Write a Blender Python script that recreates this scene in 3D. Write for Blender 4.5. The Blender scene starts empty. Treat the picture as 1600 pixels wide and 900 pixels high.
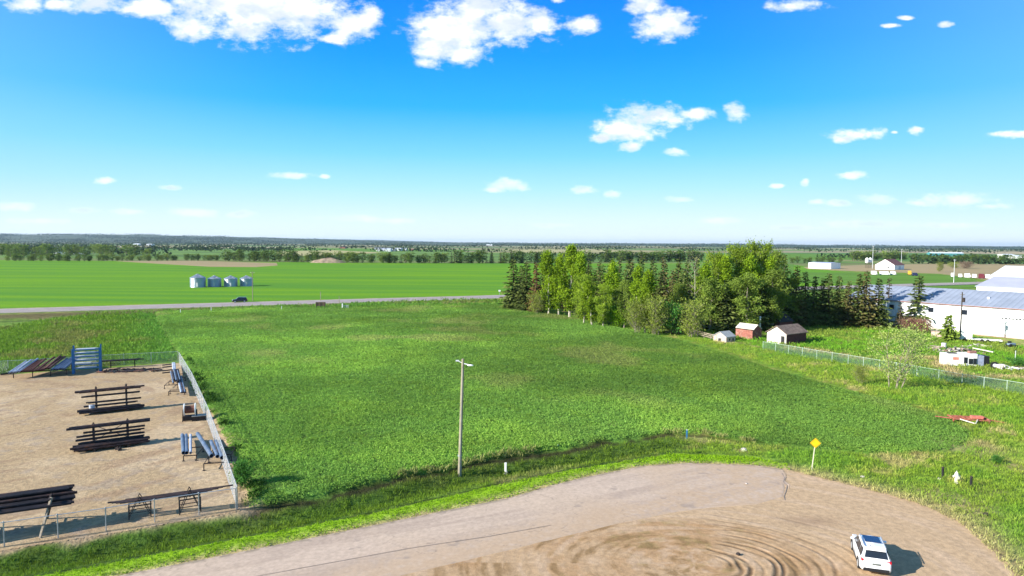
import bpy, math, random
import numpy as np
from mathutils import Vector, Matrix
S = bpy.context.scene
COL = S.collection
rng = np.random.default_rng(7)
random.seed(7)
# ------------------------------------------------------------------ camera
F = 1600*24/36
PITCH = math.radians(3.754); ROLL = math.radians(0.4); CAMZ = 20.0
_f = np.array([0, math.cos(PITCH), -math.sin(PITCH)]); _r = np.array([1., 0, 0]); _u = np.array([0, math.sin(PITCH), math.cos(PITCH)])
_r2 = _r*math.cos(ROLL)+_u*math.sin(ROLL); _u2 = -_r*math.sin(ROLL)+_u*math.cos(ROLL)
cam = bpy.data.objects.new('camera', bpy.data.cameras.new('camera'))
COL.objects.link(cam)
cam.data.lens = 24; cam.data.sensor_width = 36; cam.data.clip_start = 0.5; cam.data.clip_end = 60000
cam.matrix_world = Matrix(((_r2[0], _u2[0], -_f[0], 0), (_r2[1], _u2[1], -_f[1], 0), (_r2[2], _u2[2], -_f[2], CAMZ), (0, 0, 0, 1)))
S.camera = cam
# ------------------------------------------------------------------ light and exposure
S.view_settings.view_transform = 'Standard'; S.view_settings.look = 'None'
S.view_settings.exposure = 1.1; S.view_settings.gamma = 1
SUN_AZ = math.radians(22); SUN_EL = math.radians(24.5)
sl = bpy.data.lights.new('sun', 'SUN'); sl.energy = 5.0; sl.angle = math.radians(0.5); sl.color = (1, 0.95, 0.86)
so = bpy.data.objects.new('sun', sl); COL.objects.link(so)
sd = Vector((math.cos(SUN_AZ)*math.cos(SUN_EL), math.sin(SUN_AZ)*math.cos(SUN_EL), -math.sin(SUN_EL)))
so.rotation_euler = sd.to_track_quat('-Z', 'Y').to_euler(); so.location = (-60, -30, 60)
W = bpy.data.worlds.new('World'); S.world = W; W.use_nodes = True
nt = W.node_tree; N = nt.nodes; L = nt.links
for n in list(N): N.remove(n)
def nd(tree, t, **k):
    n = tree.nodes.new(t)
    for a, b in k.items(): setattr(n, a, b)
    return n
def mth(tree, op, a, b=None, c=None, clamp=False):
    n = tree.nodes.new('ShaderNodeMath'); n.operation = op; n.use_clamp = clamp
    for i, v in enumerate((a, b, c)):
        if v is None: continue
        if isinstance(v, (int, float)): n.inputs[i].default_value = v
        else: tree.links.new(v, n.inputs[i])
    return n.outputs[0]
def maprange(tree, v, a, b, c=0., d=1., smooth=True):
    n = tree.nodes.new('ShaderNodeMapRange')
    if smooth: n.interpolation_type = 'SMOOTHSTEP'
    tree.links.new(v, n.inputs[0])
    for i, q in enumerate((a, b, c, d)): n.inputs[i+1].default_value = q
    return n.outputs[0]
def mixc(tree, f, a, b, mode='MIX'):
    n = tree.nodes.new('ShaderNodeMix'); n.data_type = 'RGBA'; n.blend_type = mode
    for i, v in ((0, f), (6, a), (7, b)):
        if isinstance(v, (int, float)): n.inputs[i].default_value = v
        elif isinstance(v, tuple): n.inputs[i].default_value = (*v[:3], 1)
        else: tree.links.new(v, n.inputs[i])
    return n.outputs[2]
tc = nd(nt, 'ShaderNodeTexCoord'); sep = nd(nt, 'ShaderNodeSeparateXYZ'); L.new(tc.outputs['Generated'], sep.inputs[0])
sky = nd(nt, 'ShaderNodeTexSky', sky_type='NISHITA', sun_disc=False)
sky.sun_elevation = SUN_EL; sky.sun_rotation = math.atan2(-math.cos(SUN_AZ), -math.sin(SUN_AZ)); sky.dust_density = 0.4; sky.ozone_density = 2.5
ramp = nd(nt, 'ShaderNodeValToRGB'); cr = ramp.color_ramp
L.new(sep.outputs[2], ramp.inputs[0])
stops = [(0.0, (.86, .96, 1.0)), (.035, (.70, .90, 1.02)), (.08, (.42, .80, 1.05)), (.125, (.20, .66, 1.05)), (.19, (.02, .45, 1.0)),
         (.26, (.0, .33, .98)), (.34, (.0, .24, .95)), (.5, (.0, .09, .45)), (1.0, (.0, .03, .15))]
cr.elements[0].position = 0; cr.elements[1].position = 1
for p_, c_ in stops[1:-1]: cr.elements.new(p_)
for e, (p_, c_) in zip(cr.elements, stops): e.position = p_; e.color = (*c_, 1)
# paler towards the sides of the view, as thin haze does
az = mth(nt, 'ABSOLUTE', mth(nt, 'DIVIDE', sep.outputs[0], mth(nt, 'MAXIMUM', sep.outputs[1], 0.05)))
pale = maprange(nt, az, 0.2, 1.0, 0, .42)
grad = mixc(nt, pale, ramp.outputs[0], (.30, .66, 1.0))
grad = mixc(nt, maprange(nt, sep.outputs[2], .0, .09, 1, 0), grad, ramp.outputs[0])
SK = 0.53
gradS = nd(nt, 'ShaderNodeVectorMath', operation='SCALE'); L.new(grad, gradS.inputs[0]); gradS.inputs[3].default_value = SK/0.1
base = mixc(nt, 0.95, sky.outputs[0], gradS.outputs[0])
# ---- clouds, placed by direction
uc = mth(nt, 'DIVIDE', sep.outputs[0], mth(nt, 'MAXIMUM', sep.outputs[1], 0.02))
vc = mth(nt, 'DIVIDE', sep.outputs[2], mth(nt, 'MAXIMUM', sep.outputs[1], 0.02))
comb = nd(nt, 'ShaderNodeCombineXYZ'); L.new(uc, comb.inputs[0]); L.new(vc, comb.inputs[1])
def noise(tree, vec, scale, detail=6, rough=.55, **k):
    n = tree.nodes.new('ShaderNodeTexNoise'); n.inputs['Scale'].default_value = scale; n.inputs['Detail'].default_value = detail; n.inputs['Roughness'].default_value = rough
    for a, b in k.items(): n.inputs[a].default_value = b
    if vec is not None: tree.links.new(vec, n.inputs['Vector'])
    return n.outputs['Fac']
CL = [ # px, py, rx, ry
 (415,18,125,50),(350,0,95,45),(470,15,75,42),(300,45,40,22),(385,48,55,20),(235,12,50,18),(150,6,45,18),(40,6,35,16),(90,8,30,10),
 (548,40,44,26),(520,60,30,9),(575,28,22,20),
 (715,45,88,44),(790,38,74,38),(680,70,45,35),(725,85,30,20),(745,15,60,25),(840,35,30,22),(665,98,22,12),
 (915,38,32,14),(1005,8,38,16),(1038,38,52,24),(1060,45,30,14),(1240,8,48,12),(1475,38,18,6),(1395,40,18,4),(1415,28,14,4),(870,0,12,6),
 (1030,182,72,24),(985,205,58,20),(1080,178,42,12),(985,228,20,9),(940,215,20,9),(1148,174,18,14),(1054,238,22,8),(1342,210,50,11),(1320,216,25,8),(1432,204,14,7),(1578,210,36,7),(1398,207,8,3),
 (165,283,16,7),(265,294,20,5),(455,274,42,6),(507,276,10,4),(790,290,36,11),(770,297,20,5),(910,296,24,10),(957,303,14,8),(1330,274,24,7),(1212,291,12,4),(1258,286,8,8),
 (1062,312,22,6),(1370,312,34,9),(1310,317,24,6),(1275,315,16,6),(1500,312,66,14),(1550,322,34,6),(1440,318,30,5),(25,323,34,9),(130,329,30,6),(195,331,30,5),(300,333,44,8),(375,335,26,6),(550,341,60,7),(620,345,30,5),
 (1120,345,40,6),(1360,350,70,7),(1240,356,50,5),(1480,352,60,5),(60,345,60,5),(860,352,40,4)]
field = None
for (px, py, rx, ry) in CL:
    d = _f+(px-800)/F*_r2+(450-py)/F*_u2
    u0, v0 = d[0]/d[1], d[2]/d[1]
    m = nd(nt, 'ShaderNodeVectorMath', operation='MULTIPLY_ADD'); L.new(comb.outputs[0], m.inputs[0])
    a, b = rx/F*.98, ry/F*.98
    m.inputs[1].default_value = (1/a, 1/b, 0); m.inputs[2].default_value = (-u0/a, -v0/b, 0)
    l = nd(nt, 'ShaderNodeVectorMath', operation='LENGTH'); L.new(m.outputs[0], l.inputs[0])
    s_ = l.outputs['Value']
    field = s_ if field is None else mth(nt, 'SMOOTH_MIN', field, s_, .25)
stretch = nd(nt, 'ShaderNodeVectorMath', operation='MULTIPLY'); L.new(comb.outputs[0], stretch.inputs[0]); stretch.inputs[1].default_value = (1, 1.7, 1)
n1 = noise(nt, stretch.outputs[0], 11, 9, .56)
n3 = noise(nt, stretch.outputs[0], 42, 7, .62)
off = nd(nt, 'ShaderNodeVectorMath', operation='ADD'); L.new(stretch.outputs[0], off.inputs[0]); off.inputs[1].default_value = (-.012, .026, 0)
n2 = noise(nt, off.outputs[0], 11, 9, .56)
nn = mth(nt, 'ADD', mth(nt, 'MULTIPLY', mth(nt, 'SUBTRACT', n1, .5), 1.5), mth(nt, 'MULTIPLY', mth(nt, 'SUBTRACT', n3, .5), 1.9))
fld = mth(nt, 'ADD', mth(nt, 'SUBTRACT', 1.0, field), nn)
alpha = maprange(nt, fld, -.15, .8)
lowfade = maprange(nt, vc, .0, .16, .30, 1)
alpha = mth(nt, 'MULTIPLY', mth(nt, 'MULTIPLY', alpha, lowfade), mth(nt, 'GREATER_THAN', sep.outputs[1], .05))
relief = maprange(nt, mth(nt, 'SUBTRACT', n1, n2), -.14, .10, 0, 1)
thick = maprange(nt, fld, .1, .7)
shade = mth(nt, 'MULTIPLY', mth(nt, 'MULTIPLY', mth(nt, 'SUBTRACT', 1., relief), thick), .75)
ccol = mixc(nt, shade, (1.10, 1.12, 1.15), (.60, .70, .88))
cs = nd(nt, 'ShaderNodeVectorMath', operation='SCALE'); L.new(ccol, cs.inputs[0]); cs.inputs[3].default_value = SK/0.1
skyc = mixc(nt, alpha, base, cs.outputs[0])
bg = nd(nt, 'ShaderNodeBackground'); bg.inputs[1].default_value = 0.1
wo = nd(nt, 'ShaderNodeOutputWorld'); L.new(skyc, bg.inputs[0]); L.new(bg.outputs[0], wo.inputs[0])
# ------------------------------------------------------------------ numpy noise
def _hash(ix, iy, seed):
    h = (ix.astype(np.int64)*374761393+iy.astype(np.int64)*668265263+seed*1442695041) & 0xffffffff
    h = ((h ^ (h >> 13))*1274126177) & 0xffffffff
    return ((h ^ (h >> 16)) & 0xffffff)/float(0xffffff)
def vnoise(x, y, seed=0):
    ix = np.floor(x); iy = np.floor(y); fx = x-ix; fy = y-iy
    fx = fx*fx*(3-2*fx); fy = fy*fy*(3-2*fy)
    a = _hash(ix, iy, seed); b = _hash(ix+1, iy, seed); c = _hash(ix, iy+1, seed); d = _hash(ix+1, iy+1, seed)
    return (a*(1-fx)+b*fx)*(1-fy)+(c*(1-fx)+d*fx)*fy
def fbm(x, y, seed=0, o=4):
    s = 0; w = .5; t = 0
    for i in range(o):
        s = s+w*vnoise(x*2**i+i*17.3, y*2**i-i*9.1, seed+i); t += w; w *= .55
    return s/t
def sstep(x, a, b):
    t = np.clip((x-a)/(b-a), 0, 1); return t*t*(3-2*t)
def P(px, py, z=0.0):
    d = _f+(px-800)/F*_r2+(450-py)/F*_u2; t = (z-CAMZ)/d[2]
    return np.array([d[0]*t, d[1]*t, z])
def poly(pts): return np.array([P(*q)[:2] for q in pts])
def seg_dist(x, y, pl, closed=False):
    x = np.asarray(x, float); y = np.asarray(y, float); best = np.full(x.shape, 1e9)
    n = len(pl)
    for i in range(n if closed else n-1):
        a = pl[i]; b = pl[(i+1) % n]; dx, dy = b-a
        t = np.clip(((x-a[0])*dx+(y-a[1])*dy)/(dx*dx+dy*dy+1e-9), 0, 1)
        best = np.minimum(best, (x-a[0]-t*dx)**2+(y-a[1]-t*dy)**2)
    return np.sqrt(best)
def inside(x, y, pl):
    x = np.asarray(x, float); y = np.asarray(y, float); r = np.zeros(x.shape, bool); n = len(pl); j = n-1
    for i in range(n):
        xi, yi = pl[i]; xj, yj = pl[j]
        r ^= ((yi > y) != (yj > y)) & (x < (xj-xi)*(y-yi)/(yj-yi+1e-12)+xi)
        j = i
    return r
def sdist(x, y, pl):   # negative inside
    d = seg_dist(x, y, pl, True); return np.where(inside(x, y, pl), -d, d)
# ------------------------------------------------------------------ layout polygons (surveyed from the photograph, in metres)
ROADEDGE = poly([(-500,1040),(0,940),(200,899),(400,860),(573,825),(700,799),(800,779),(860,761),(916,747),(1002,730),(1074,725),(1176,728),(1228,735),(1300,753),(1400,778),(1450,795),(1500,820),(1550,865),(1580,900),(1600,960)])
ASPH = poly([(-500,1040),(0,940),(200,899),(400,860),(573,825),(700,799),(800,779),(860,761),(916,747),(1002,730),(1074,725),(1176,728),(1220,734),(1226,742),(1224,752),(1231,758),(1229,766),(1226,777),(1180,790),(1120,794),(1060,801),(973,818),(890,838),(800,860),(710,882),(631,901),(500,935),(350,980),(100,1060),(-300,1200)])
DIRT = poly([(-300,1300),(100,1060),(350,980),(631,901),(800,858),(973,816),(1060,799),(1180,770),(1180,735),(1228,735),(1300,753),(1400,778),(1450,795),(1500,820),(1550,865),(1580,900),(1610,1000),(1620,1250),(800,1700)])
YARD = poly([(-300,600),(0,586),(150,577),(280,567),(372,798),(200,828),(0,860),(-300,905)])
ALFALFA = poly([(390,792),(384,755),(372,722),(352,688),(335,652),(309,610),(288,565),(262,525),(243,489),(420,482),(600,478),(790,477),(850,489),(900,499),(960,512),(1020,524),(1060,532),(1130,552),(1200,576),(1260,593),(1330,612),(1410,633),(1480,655),(1518,678),(1512,694),(1480,704),(1420,709),(1350,707),(1270,701),(1180,692),(1100,680),(1050,678),(1000,684),(940,690),(870,701),(800,711),(720,724),(640,742),(560,760),(470,778),(400,792)])
DITCH = poly([(-300,925),(0,880),(200,846),(380,815),(480,797),(600,772),(720,743),(800,728),(870,716),(950,706),(1040,696)])
MOWED = poly([(-500,1010),(67,897),(270,858),(400,833),(602,797),(700,776),(800,752),(927,728),(1045,709),(1175,714),(1230,726),(1240,745),(1176,731),(1074,729),(1002,734),(916,751),(800,784),(573,830),(400,865),(200,905),(0,945),(-500,1060)])
HW = [P(-900,530)[:2], P(0,484)[:2], P(785,462)[:2]]
def unit(v): v = np.asarray(v, float); return v/np.linalg.norm(v)
hwA = P(0,488.3)[:2]; hwB = P(785,465.2)[:2]; hwd = unit(hwB-hwA); hwn = np.array([-hwd[1], hwd[0]])
def hw_coord(x, y): return (x-hwA[0])*hwd[0]+(y-hwA[1])*hwd[1], (x-hwA[0])*hwn[0]+(y-hwA[1])*hwn[1]
def H(x, y):
    x = np.asarray(x, float); y = np.asarray(y, float)
    near = (y < 260) & (y > 10) & (np.abs(x) < 260)
    z = np.zeros(x.shape)
    if near.any():
        xn, yn = x[near], y[near]
        dd = seg_dist(xn, yn, DITCH)
        fade = 1-sstep(xn, 8, 18)
        zz = -.85*np.exp(-(dd/2.0)**2)*fade
        sa = sdist(xn, yn, ALFALFA)
        zz += .30*(1-sstep(sa, -.5, .25))*(1-.6*sstep(xn, 10, 40))
        s, t = hw_coord(xn, yn)
        zz += .45*np.exp(-((t)/13)**4) - .55*np.exp(-((t+19)/4)**2)*(sa > 0) - .4*np.exp(-((t-18)/4)**2)
        z[near] = zz
    # rolling country far away, rising to low hills on the left
    far = sstep(y, 1500, 5000)
    z += far*(18*(fbm(x/2600, y/2600, 5, 3)-.5)+10*(fbm(x/900., y/500, 15, 2)-.5))
    z += sstep(y, 4500, 8500)*(1-sstep(x, -5200, -800))*(38+52*fbm(x/1300, y/1500, 9, 3)) + sstep(y, 5500, 9000)*(8+26*fbm(x/1800, y/2500, 19, 3))
    return z
def G(px, py, dz=0.0):
    z = 0.0
    for _ in range(4):
        q = P(px, py, z+dz); z = float(H(np.array([q[0]]), np.array([q[1]]))[0])
    return Vector((q[0], q[1], z+dz))
# ------------------------------------------------------------------ materials
def new_mat(name):
    m = bpy.data.materials.new(name); m.use_nodes = True; return m, m.node_tree, m.node_tree.nodes['Principled BSDF']
_M = {}
def mat(name, col, rough=.7, metal=0., var=.18, scale=3., bump=.0, bscale=None, spec=.3, dirt=None, dirtamt=.5, coat=0):
    if name in _M: return _M[name]
    m, t, b = new_mat(name); o = nd(t, 'ShaderNodeTexCoord').outputs['Object']
    n = noise(t, o, scale, 5, .6)
    f = maprange(t, n, .3, .7, 1-var, 1+var)
    mul = nd(t, 'ShaderNodeVectorMath', operation='SCALE'); mul.inputs[0].default_value = col[:3]; t.links.new(f, mul.inputs[3])
    c = mul.outputs[0]
    if dirt:
        n2_ = noise(t, o, scale*.6, 6, .7, Distortion=.4)
        c = mixc(t, mth(t, 'MULTIPLY', maprange(t, n2_, .5, .68), dirtamt), c, dirt)
    t.links.new(c, b.inputs['Base Color']); b.inputs['Roughness'].default_value = rough; b.inputs['Metallic'].default_value = metal
    b.inputs['Specular IOR Level'].default_value = spec
    if coat: b.inputs['Coat Weight'].default_value = coat; b.inputs['Coat Roughness'].default_value = .06
    if bump:
        bn = nd(t, 'ShaderNodeBump'); bn.inputs['Strength'].default_value = bump; bn.inputs['Distance'].default_value = .05
        t.links.new(noise(t, o, bscale or scale*5, 5, .6), bn.inputs['Height']); t.links.new(bn.outputs[0], b.inputs['Normal'])
    _M[name] = m; return m
def attr_mat(name, rough=.95, sc=1.5, amt=.5, bump=.6, bdist=.12, spec=.1, fine=7.):
    m, t, b = new_mat(name); pos = nd(t, 'ShaderNodeNewGeometry').outputs['Position']
    a = nd(t, 'ShaderNodeAttribute', attribute_name='Col')
    n = noise(t, pos, sc, 6, .65); n2_ = noise(t, pos, fine, 4, .6)
    f = mth(t, 'MULTIPLY', maprange(t, n, .3, .7, 1-amt, 1+amt), maprange(t, n2_, .3, .7, 1-amt*.6, 1+amt*.6))
    s_ = nd(t, 'ShaderNodeVectorMath', operation='SCALE'); t.links.new(a.outputs['Color'], s_.inputs[0]); t.links.new(f, s_.inputs[3])
    t.links.new(s_.outputs[0], b.inputs['Base Color']); b.inputs['Roughness'].default_value = rough; b.inputs['Specular IOR Level'].default_value = spec
    bn = nd(t, 'ShaderNodeBump'); bn.inputs['Strength'].default_value = bump; bn.inputs['Distance'].default_value = bdist
    t.links.new(mth(t, 'ADD', n2_, mth(t, 'MULTIPLY', n, 1.5)), bn.inputs['Height']); t.links.new(bn.outputs[0], b.inputs['Normal'])
    return m
def leaf_mat(name, col=None, var=.35, trans=.35, nsc=.9):
    """foliage: colour from the mesh's own Col attribute, some light through the leaf"""
    m, t, b = new_mat(name); t.nodes.remove(b)
    out = t.nodes['Material Output']
    a = nd(t, 'ShaderNodeAttribute', attribute_name='Col')
    oi = nd(t, 'ShaderNodeObjectInfo')
    f = maprange(t, oi.outputs['Random'], 0, 1, .82, 1.18, False)
    s_ = nd(t, 'ShaderNodeVectorMath', operation='SCALE'); t.links.new(a.outputs['Color'], s_.inputs[0]); t.links.new(f, s_.inputs[3])
    d = nd(t, 'ShaderNodeBsdfDiffuse'); tr = nd(t, 'ShaderNodeBsdfTranslucent'); mx = nd(t, 'ShaderNodeMixShader'); mx.inputs[0].default_value = trans
    t.links.new(s_.outputs[0], d.inputs[0]); t.links.new(s_.outputs[0], tr.inputs[0])
    t.links.new(d.outputs[0], mx.inputs[1]); t.links.new(tr.outputs[0], mx.inputs[2]); t.links.new(mx.outputs[0], out.inputs[0])
    return m
# ------------------------------------------------------------------ mesh helpers
def tag(o, label=None, cat=None, group=None, kind=None):
    if label: o['label'] = label
    if cat: o['category'] = cat
    if group: o['group'] = group
    if kind: o['kind'] = kind
    return o
def link(name, me, parent=None, loc=None):
    o = bpy.data.objects.new(name, me); COL.objects.link(o)
    if parent is not None: o.parent = parent
    if loc is not None: o.location = loc
    return o
def empty(name, loc, rz=0., label=None, cat=None, group=None):
    o = bpy.data.objects.new(name, None); COL.objects.link(o); o.location = loc; o.rotation_euler = (0, 0, rz); o.empty_display_size = .3
    return tag(o, label, cat, group)
def mesh_np(name, V, Fq, mats=(), col=None, smooth=False, mi=None):
    me = bpy.data.meshes.new(name); V = np.asarray(V, np.float32); Fq = np.asarray(Fq, np.int32); k = Fq.shape[1]
    me.vertices.add(len(V)); me.vertices.foreach_set('co', V.ravel())
    me.loops.add(Fq.size); me.loops.foreach_set('vertex_index', Fq.ravel())
    me.polygons.add(len(Fq)); me.polygons.foreach_set('loop_start', np.arange(0, Fq.size, k, dtype=np.int32)); me.polygons.foreach_set('loop_total', np.full(len(Fq), k, np.int32))
    if mi is not None: me.polygons.foreach_set('material_index', np.asarray(mi, np.int32))
    me.polygons.foreach_set('use_smooth', np.full(len(Fq), smooth, bool))
    if col is not None:
        ca = me.color_attributes.new('Col', 'FLOAT_COLOR', 'POINT'); c4 = np.ones((len(V), 4), np.float32); c4[:, :3] = col; ca.data.foreach_set('color', c4.ravel())
    for m in mats: me.materials.append(m)
    me.update(calc_edges=True); me.validate(); return me
class MB:
    def __init__(s): s.v = []; s.f = []
    def add(s, vs, fs):
        o = len(s.v); s.v += [tuple(map(float, v)) for v in vs]; s.f += [tuple(i+o for i in f) for f in fs]; return s
    def box(s, c, d, rz=0.):
        cx, cy, cz = c; hx, hy, hz = d[0]/2, d[1]/2, d[2]/2; ca, sa = math.cos(rz), math.sin(rz); vs = []
        for z in (-hz, hz):
            for x, y in ((-hx, -hy), (hx, -hy), (hx, hy), (-hx, hy)): vs.append((cx+x*ca-y*sa, cy+x*sa+y*ca, cz+z))
        return s.add(vs, [(3, 2, 1, 0), (4, 5, 6, 7), (0, 1, 5, 4), (1, 2, 6, 5), (2, 3, 7, 6), (3, 0, 4, 7)])
    def bar(s, a, b, w, h=None):
        a = Vector(a); b = Vector(b); h = h or w; d = (b-a).normalized(); up = Vector((0, 0, 1)) if abs(d.z) < .95 else Vector((0, 1, 0))
        x = d.cross(up).normalized()*w/2; y = x.cross(d).normalized()*h/2; vs = []
        for q in (a, b):
            for i, j in ((-1, -1), (1, -1), (1, 1), (-1, 1)): vs.append(q+x*i+y*j)
        return s.add(vs, [(3, 2, 1, 0), (4, 5, 6, 7), (0, 1, 5, 4), (1, 2, 6, 5), (2, 3, 7, 6), (3, 0, 4, 7)])
    def tube(s, a, b, r, n=8, r2=None, caps=True):
        a = Vector(a); b = Vector(b); r2 = r if r2 is None else r2; d = (b-a).normalized(); up = Vector((0, 0, 1)) if abs(d.z) < .95 else Vector((0, 1, 0))
        x = d.cross(up).normalized(); y = x.cross(d); vs = []
        for q, rr in ((a, r), (b, r2)):
            for k in range(n):
                t = 2*math.pi*k/n; vs.append(q+x*(math.cos(t)*rr)+y*(math.sin(t)*rr))
        fs = [(k, (k+1) % n, n+(k+1) % n, n+k) for k in range(n)]
        if caps: fs += [tuple(range(n-1, -1, -1)), tuple(range(n, 2*n))]
        return s.add(vs, fs)
    def pipe(s, a, b, r, wall=.012, n=10):   # open-ended pipe with a wall
        a = Vector(a); b = Vector(b); d = (b-a).normalized(); up = Vector((0, 0, 1)) if abs(d.z) < .95 else Vector((0, 1, 0))
        x = d.cross(up).normalized(); y = x.cross(d); vs = []
        for q, rr in ((a, r), (b, r), (b, r-wall), (a, r-wall)):
            for k in range(n):
                t = 2*math.pi*k/n; vs.append(q+x*(math.cos(t)*rr)+y*(math.sin(t)*rr))
        return s.add(vs, [(j*n+k, j*n+(k+1) % n, ((j+1) % 4)*n+(k+1) % n, ((j+1) % 4)*n+k) for j in range(4) for k in range(n)])
    def lathe(s, prof, c=(0, 0, 0), n=16):
        vs = []
        for r, z in prof:
            for k in range(n): t = 2*math.pi*k/n; vs.append((c[0]+r*math.cos(t), c[1]+r*math.sin(t), c[2]+z))
        fs = [(j*n+k, j*n+(k+1) % n, (j+1)*n+(k+1) % n, (j+1)*n+k) for j in range(len(prof)-1) for k in range(n)]
        return s.add(vs, fs)
    def mesh(s, name, m, bevel=0, smooth=False):
        me = bpy.data.meshes.new(name); me.from_pydata(s.v, [], s.f)
        import bmesh
        bm = bmesh.new(); bm.from_mesh(me); bmesh.ops.recalc_face_normals(bm, faces=bm.faces)
        if bevel: bmesh.ops.bevel(bm, geom=[e for e in bm.edges if e.is_manifold and e.calc_face_angle(0) > .5], offset=bevel, segments=1, affect='EDGES', clamp_overlap=True)
        bm.to_mesh(me); bm.free()
        for mm in (m if isinstance(m, (list, tuple)) else (m,)): me.materials.append(mm)
        if smooth: me.shade_smooth()
        return me
    def build(s, name, m, parent=None, loc=None, bevel=0, smooth=False, rz=None):
        o = link(name, s.mesh(name, m, bevel, smooth), parent, loc)
        if rz is not None: o.rotation_euler = (0, 0, rz)
        return o
def copy_tree(o, parent=None):
    c = o.copy(); COL.objects.link(c); c.parent = parent
    for ch in list(o.children): copy_tree(ch, c)
    return c
# ------------------------------------------------------------------ ground: one sheet to the horizon
def axis(lo, hi, s, ext, g1, far_from, g2):
    a = list(np.arange(lo, hi, s)); q = hi; st = s
    up = []
    while q < ext:
        up.append(q); d = q-hi
        st = s+g1*d if d < far_from else st*g2
        q += st
    up.append(ext); return a, up
A_, U_ = axis(-60, 72, .3, 26000, .012, 260, 1.09); _, D_ = axis(60, 60, .3, 26000, .012, 260, 1.09)
xs = np.array([-v for v in D_[::-1]]+A_[1:]+U_)
A_, U_ = axis(28, 125, .3, 26000, .012, 500, 1.06)
ys = np.array([-26000, -9000, -3000, -1000, -300, -100, -30, -5, 8, 16, 20, 24]+A_+U_)
X, Y = np.meshgrid(xs, ys); Xf = X.ravel(); Yf = Y.ravel()
Z = H(Xf, Yf)
n_lo = fbm(Xf/9, Yf/9, 21, 4); n_mid = fbm(Xf/2.2, Yf/2.2, 31, 4); n_hi = fbm(Xf/.7, Yf/.7, 41, 3)
C = {k: np.array(v) for k, v in dict(verge=(.15,.235,.03), ditch=(.055,.10,.016), mowed=(.19,.33,.012), alf=(.11,.215,.035), dry=(.36,.28,.13), dirt=(.36,.235,.14), gravel=(.37,.265,.165),
    rough=(.13,.22,.03), brown=(.20,.15,.07), yel=(.26,.25,.05), lawn=(.09,.22,.02), soil=(.028,.020,.012), far=(.16,.19,.06)).items()}
def mixv(base, col, w): return base*(1-w[:, None])+col*w[:, None]
col = np.tile(C['verge'], (len(Xf), 1))
near = (Yf < 330) & (Yf > 10) & (np.abs(Xf) < 330)
col = mixv(col, C['yel'], sstep(n_mid, .48, .72)*.6)
col = mixv(col, C['dry'], sstep(n_lo*.5+n_mid*.5, .56, .68)*.55)
col = mixv(col, C['lawn'], sstep(n_lo, .5, .35)*.6)
s_h, t_h = hw_coord(Xf, Yf)
# rough ground between the yard and the highway
RL = poly([(-400,610),(0,586),(280,567),(262,525),(243,489),(420,482),(790,477),(790,466),(0,494),(-500,530)])
rl = (1-sstep(sdist(Xf, Yf, RL)+(n_lo-.5)*9, -2.5, 2.5))*near
col = col*(1-rl[:, None])+(mixv(mixv(np.tile(C['rough'], (len(Xf), 1)), C['brown'], sstep(n_lo, .5, .66)*.75), C['dry'], sstep(n_mid, .6, .75)*.35))*rl[:, None]
strip = np.exp(-((t_h+13)/4.)**2)*near*(sstep(-Xf, -5, 60)*.75+.15)
col = mixv(col, C['brown']*.55, strip)
hedge = np.exp(-((t_h+25)/2.5)**2)*near*(Xf < -95); col = mixv(col, C['ditch']*.6, hedge*.8)
# far country
fr = sstep(Yf, 560, 640); col = mixv(col, C['far'], fr)
# pasture behind the right-hand yard
RT = poly([(1150,430),(1600,415),(2300,420),(2300,520),(1600,530),(1420,510),(1240,505),(1100,470)])
# ditch and mown strip
dd = seg_dist(Xf, Yf, DITCH); w = np.exp(-(dd/3.2)**2)*(1-sstep(Xf, 18, 32))*near
col = mixv(col, C['ditch'], np.clip(w*1.15, 0, 1)*(.75+.25*n_mid))
sm = sdist(Xf, Yf, MOWED)+(n_mid-.5)*.8
col = mixv(col, C['mowed'], (1-sstep(sm, -.25, .25))*near)
d_mow = np.abs(sm-.25); col = mixv(col, C['ditch']*.5, np.exp(-(d_mow/.22)**2)*near*(sm > 0)*.7*(Xf < 14))
# road shoulder: dry grass and crumbled dirt
dr = seg_dist(Xf, Yf, ROADEDGE); wsh = np.exp(-((dr-.1)/(.7+.5*n_lo+1.6*sstep(Xf, 20, 30)))**2)*near
col = mixv(col, C['dry'], np.clip(wsh*(.5+n_mid), 0, 1))
# alfalfa
sa = sdist(Xf, Yf, ALFALFA)+(n_mid-.5)*1.2
wa = (1-sstep(sa, -.4, .3))*near
acol = mixv(mixv(np.tile(C['alf'], (len(Xf), 1)), np.array((.10,.22,.02)), sstep(n_lo, .4, .75)*.7), C['dry']*.6, sstep(fbm(Xf/14, Yf/14, 77, 3), .6, .75)*.5*sstep(Yf, 70, 110))
acol = mixv(acol, C['soil'], sstep(n_hi, .45, .3)*.5)
col = col*(1-wa[:, None])+acol*wa[:, None]
bank = np.exp(-((sa-.5)/.5)**2)*sstep(n_mid, .2, .38)*near*(1-sstep(Xf, 12, 40)*.9)*sstep(-Yf, -100, -80)
col = mixv(col, C['soil'], bank*.9)
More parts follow.
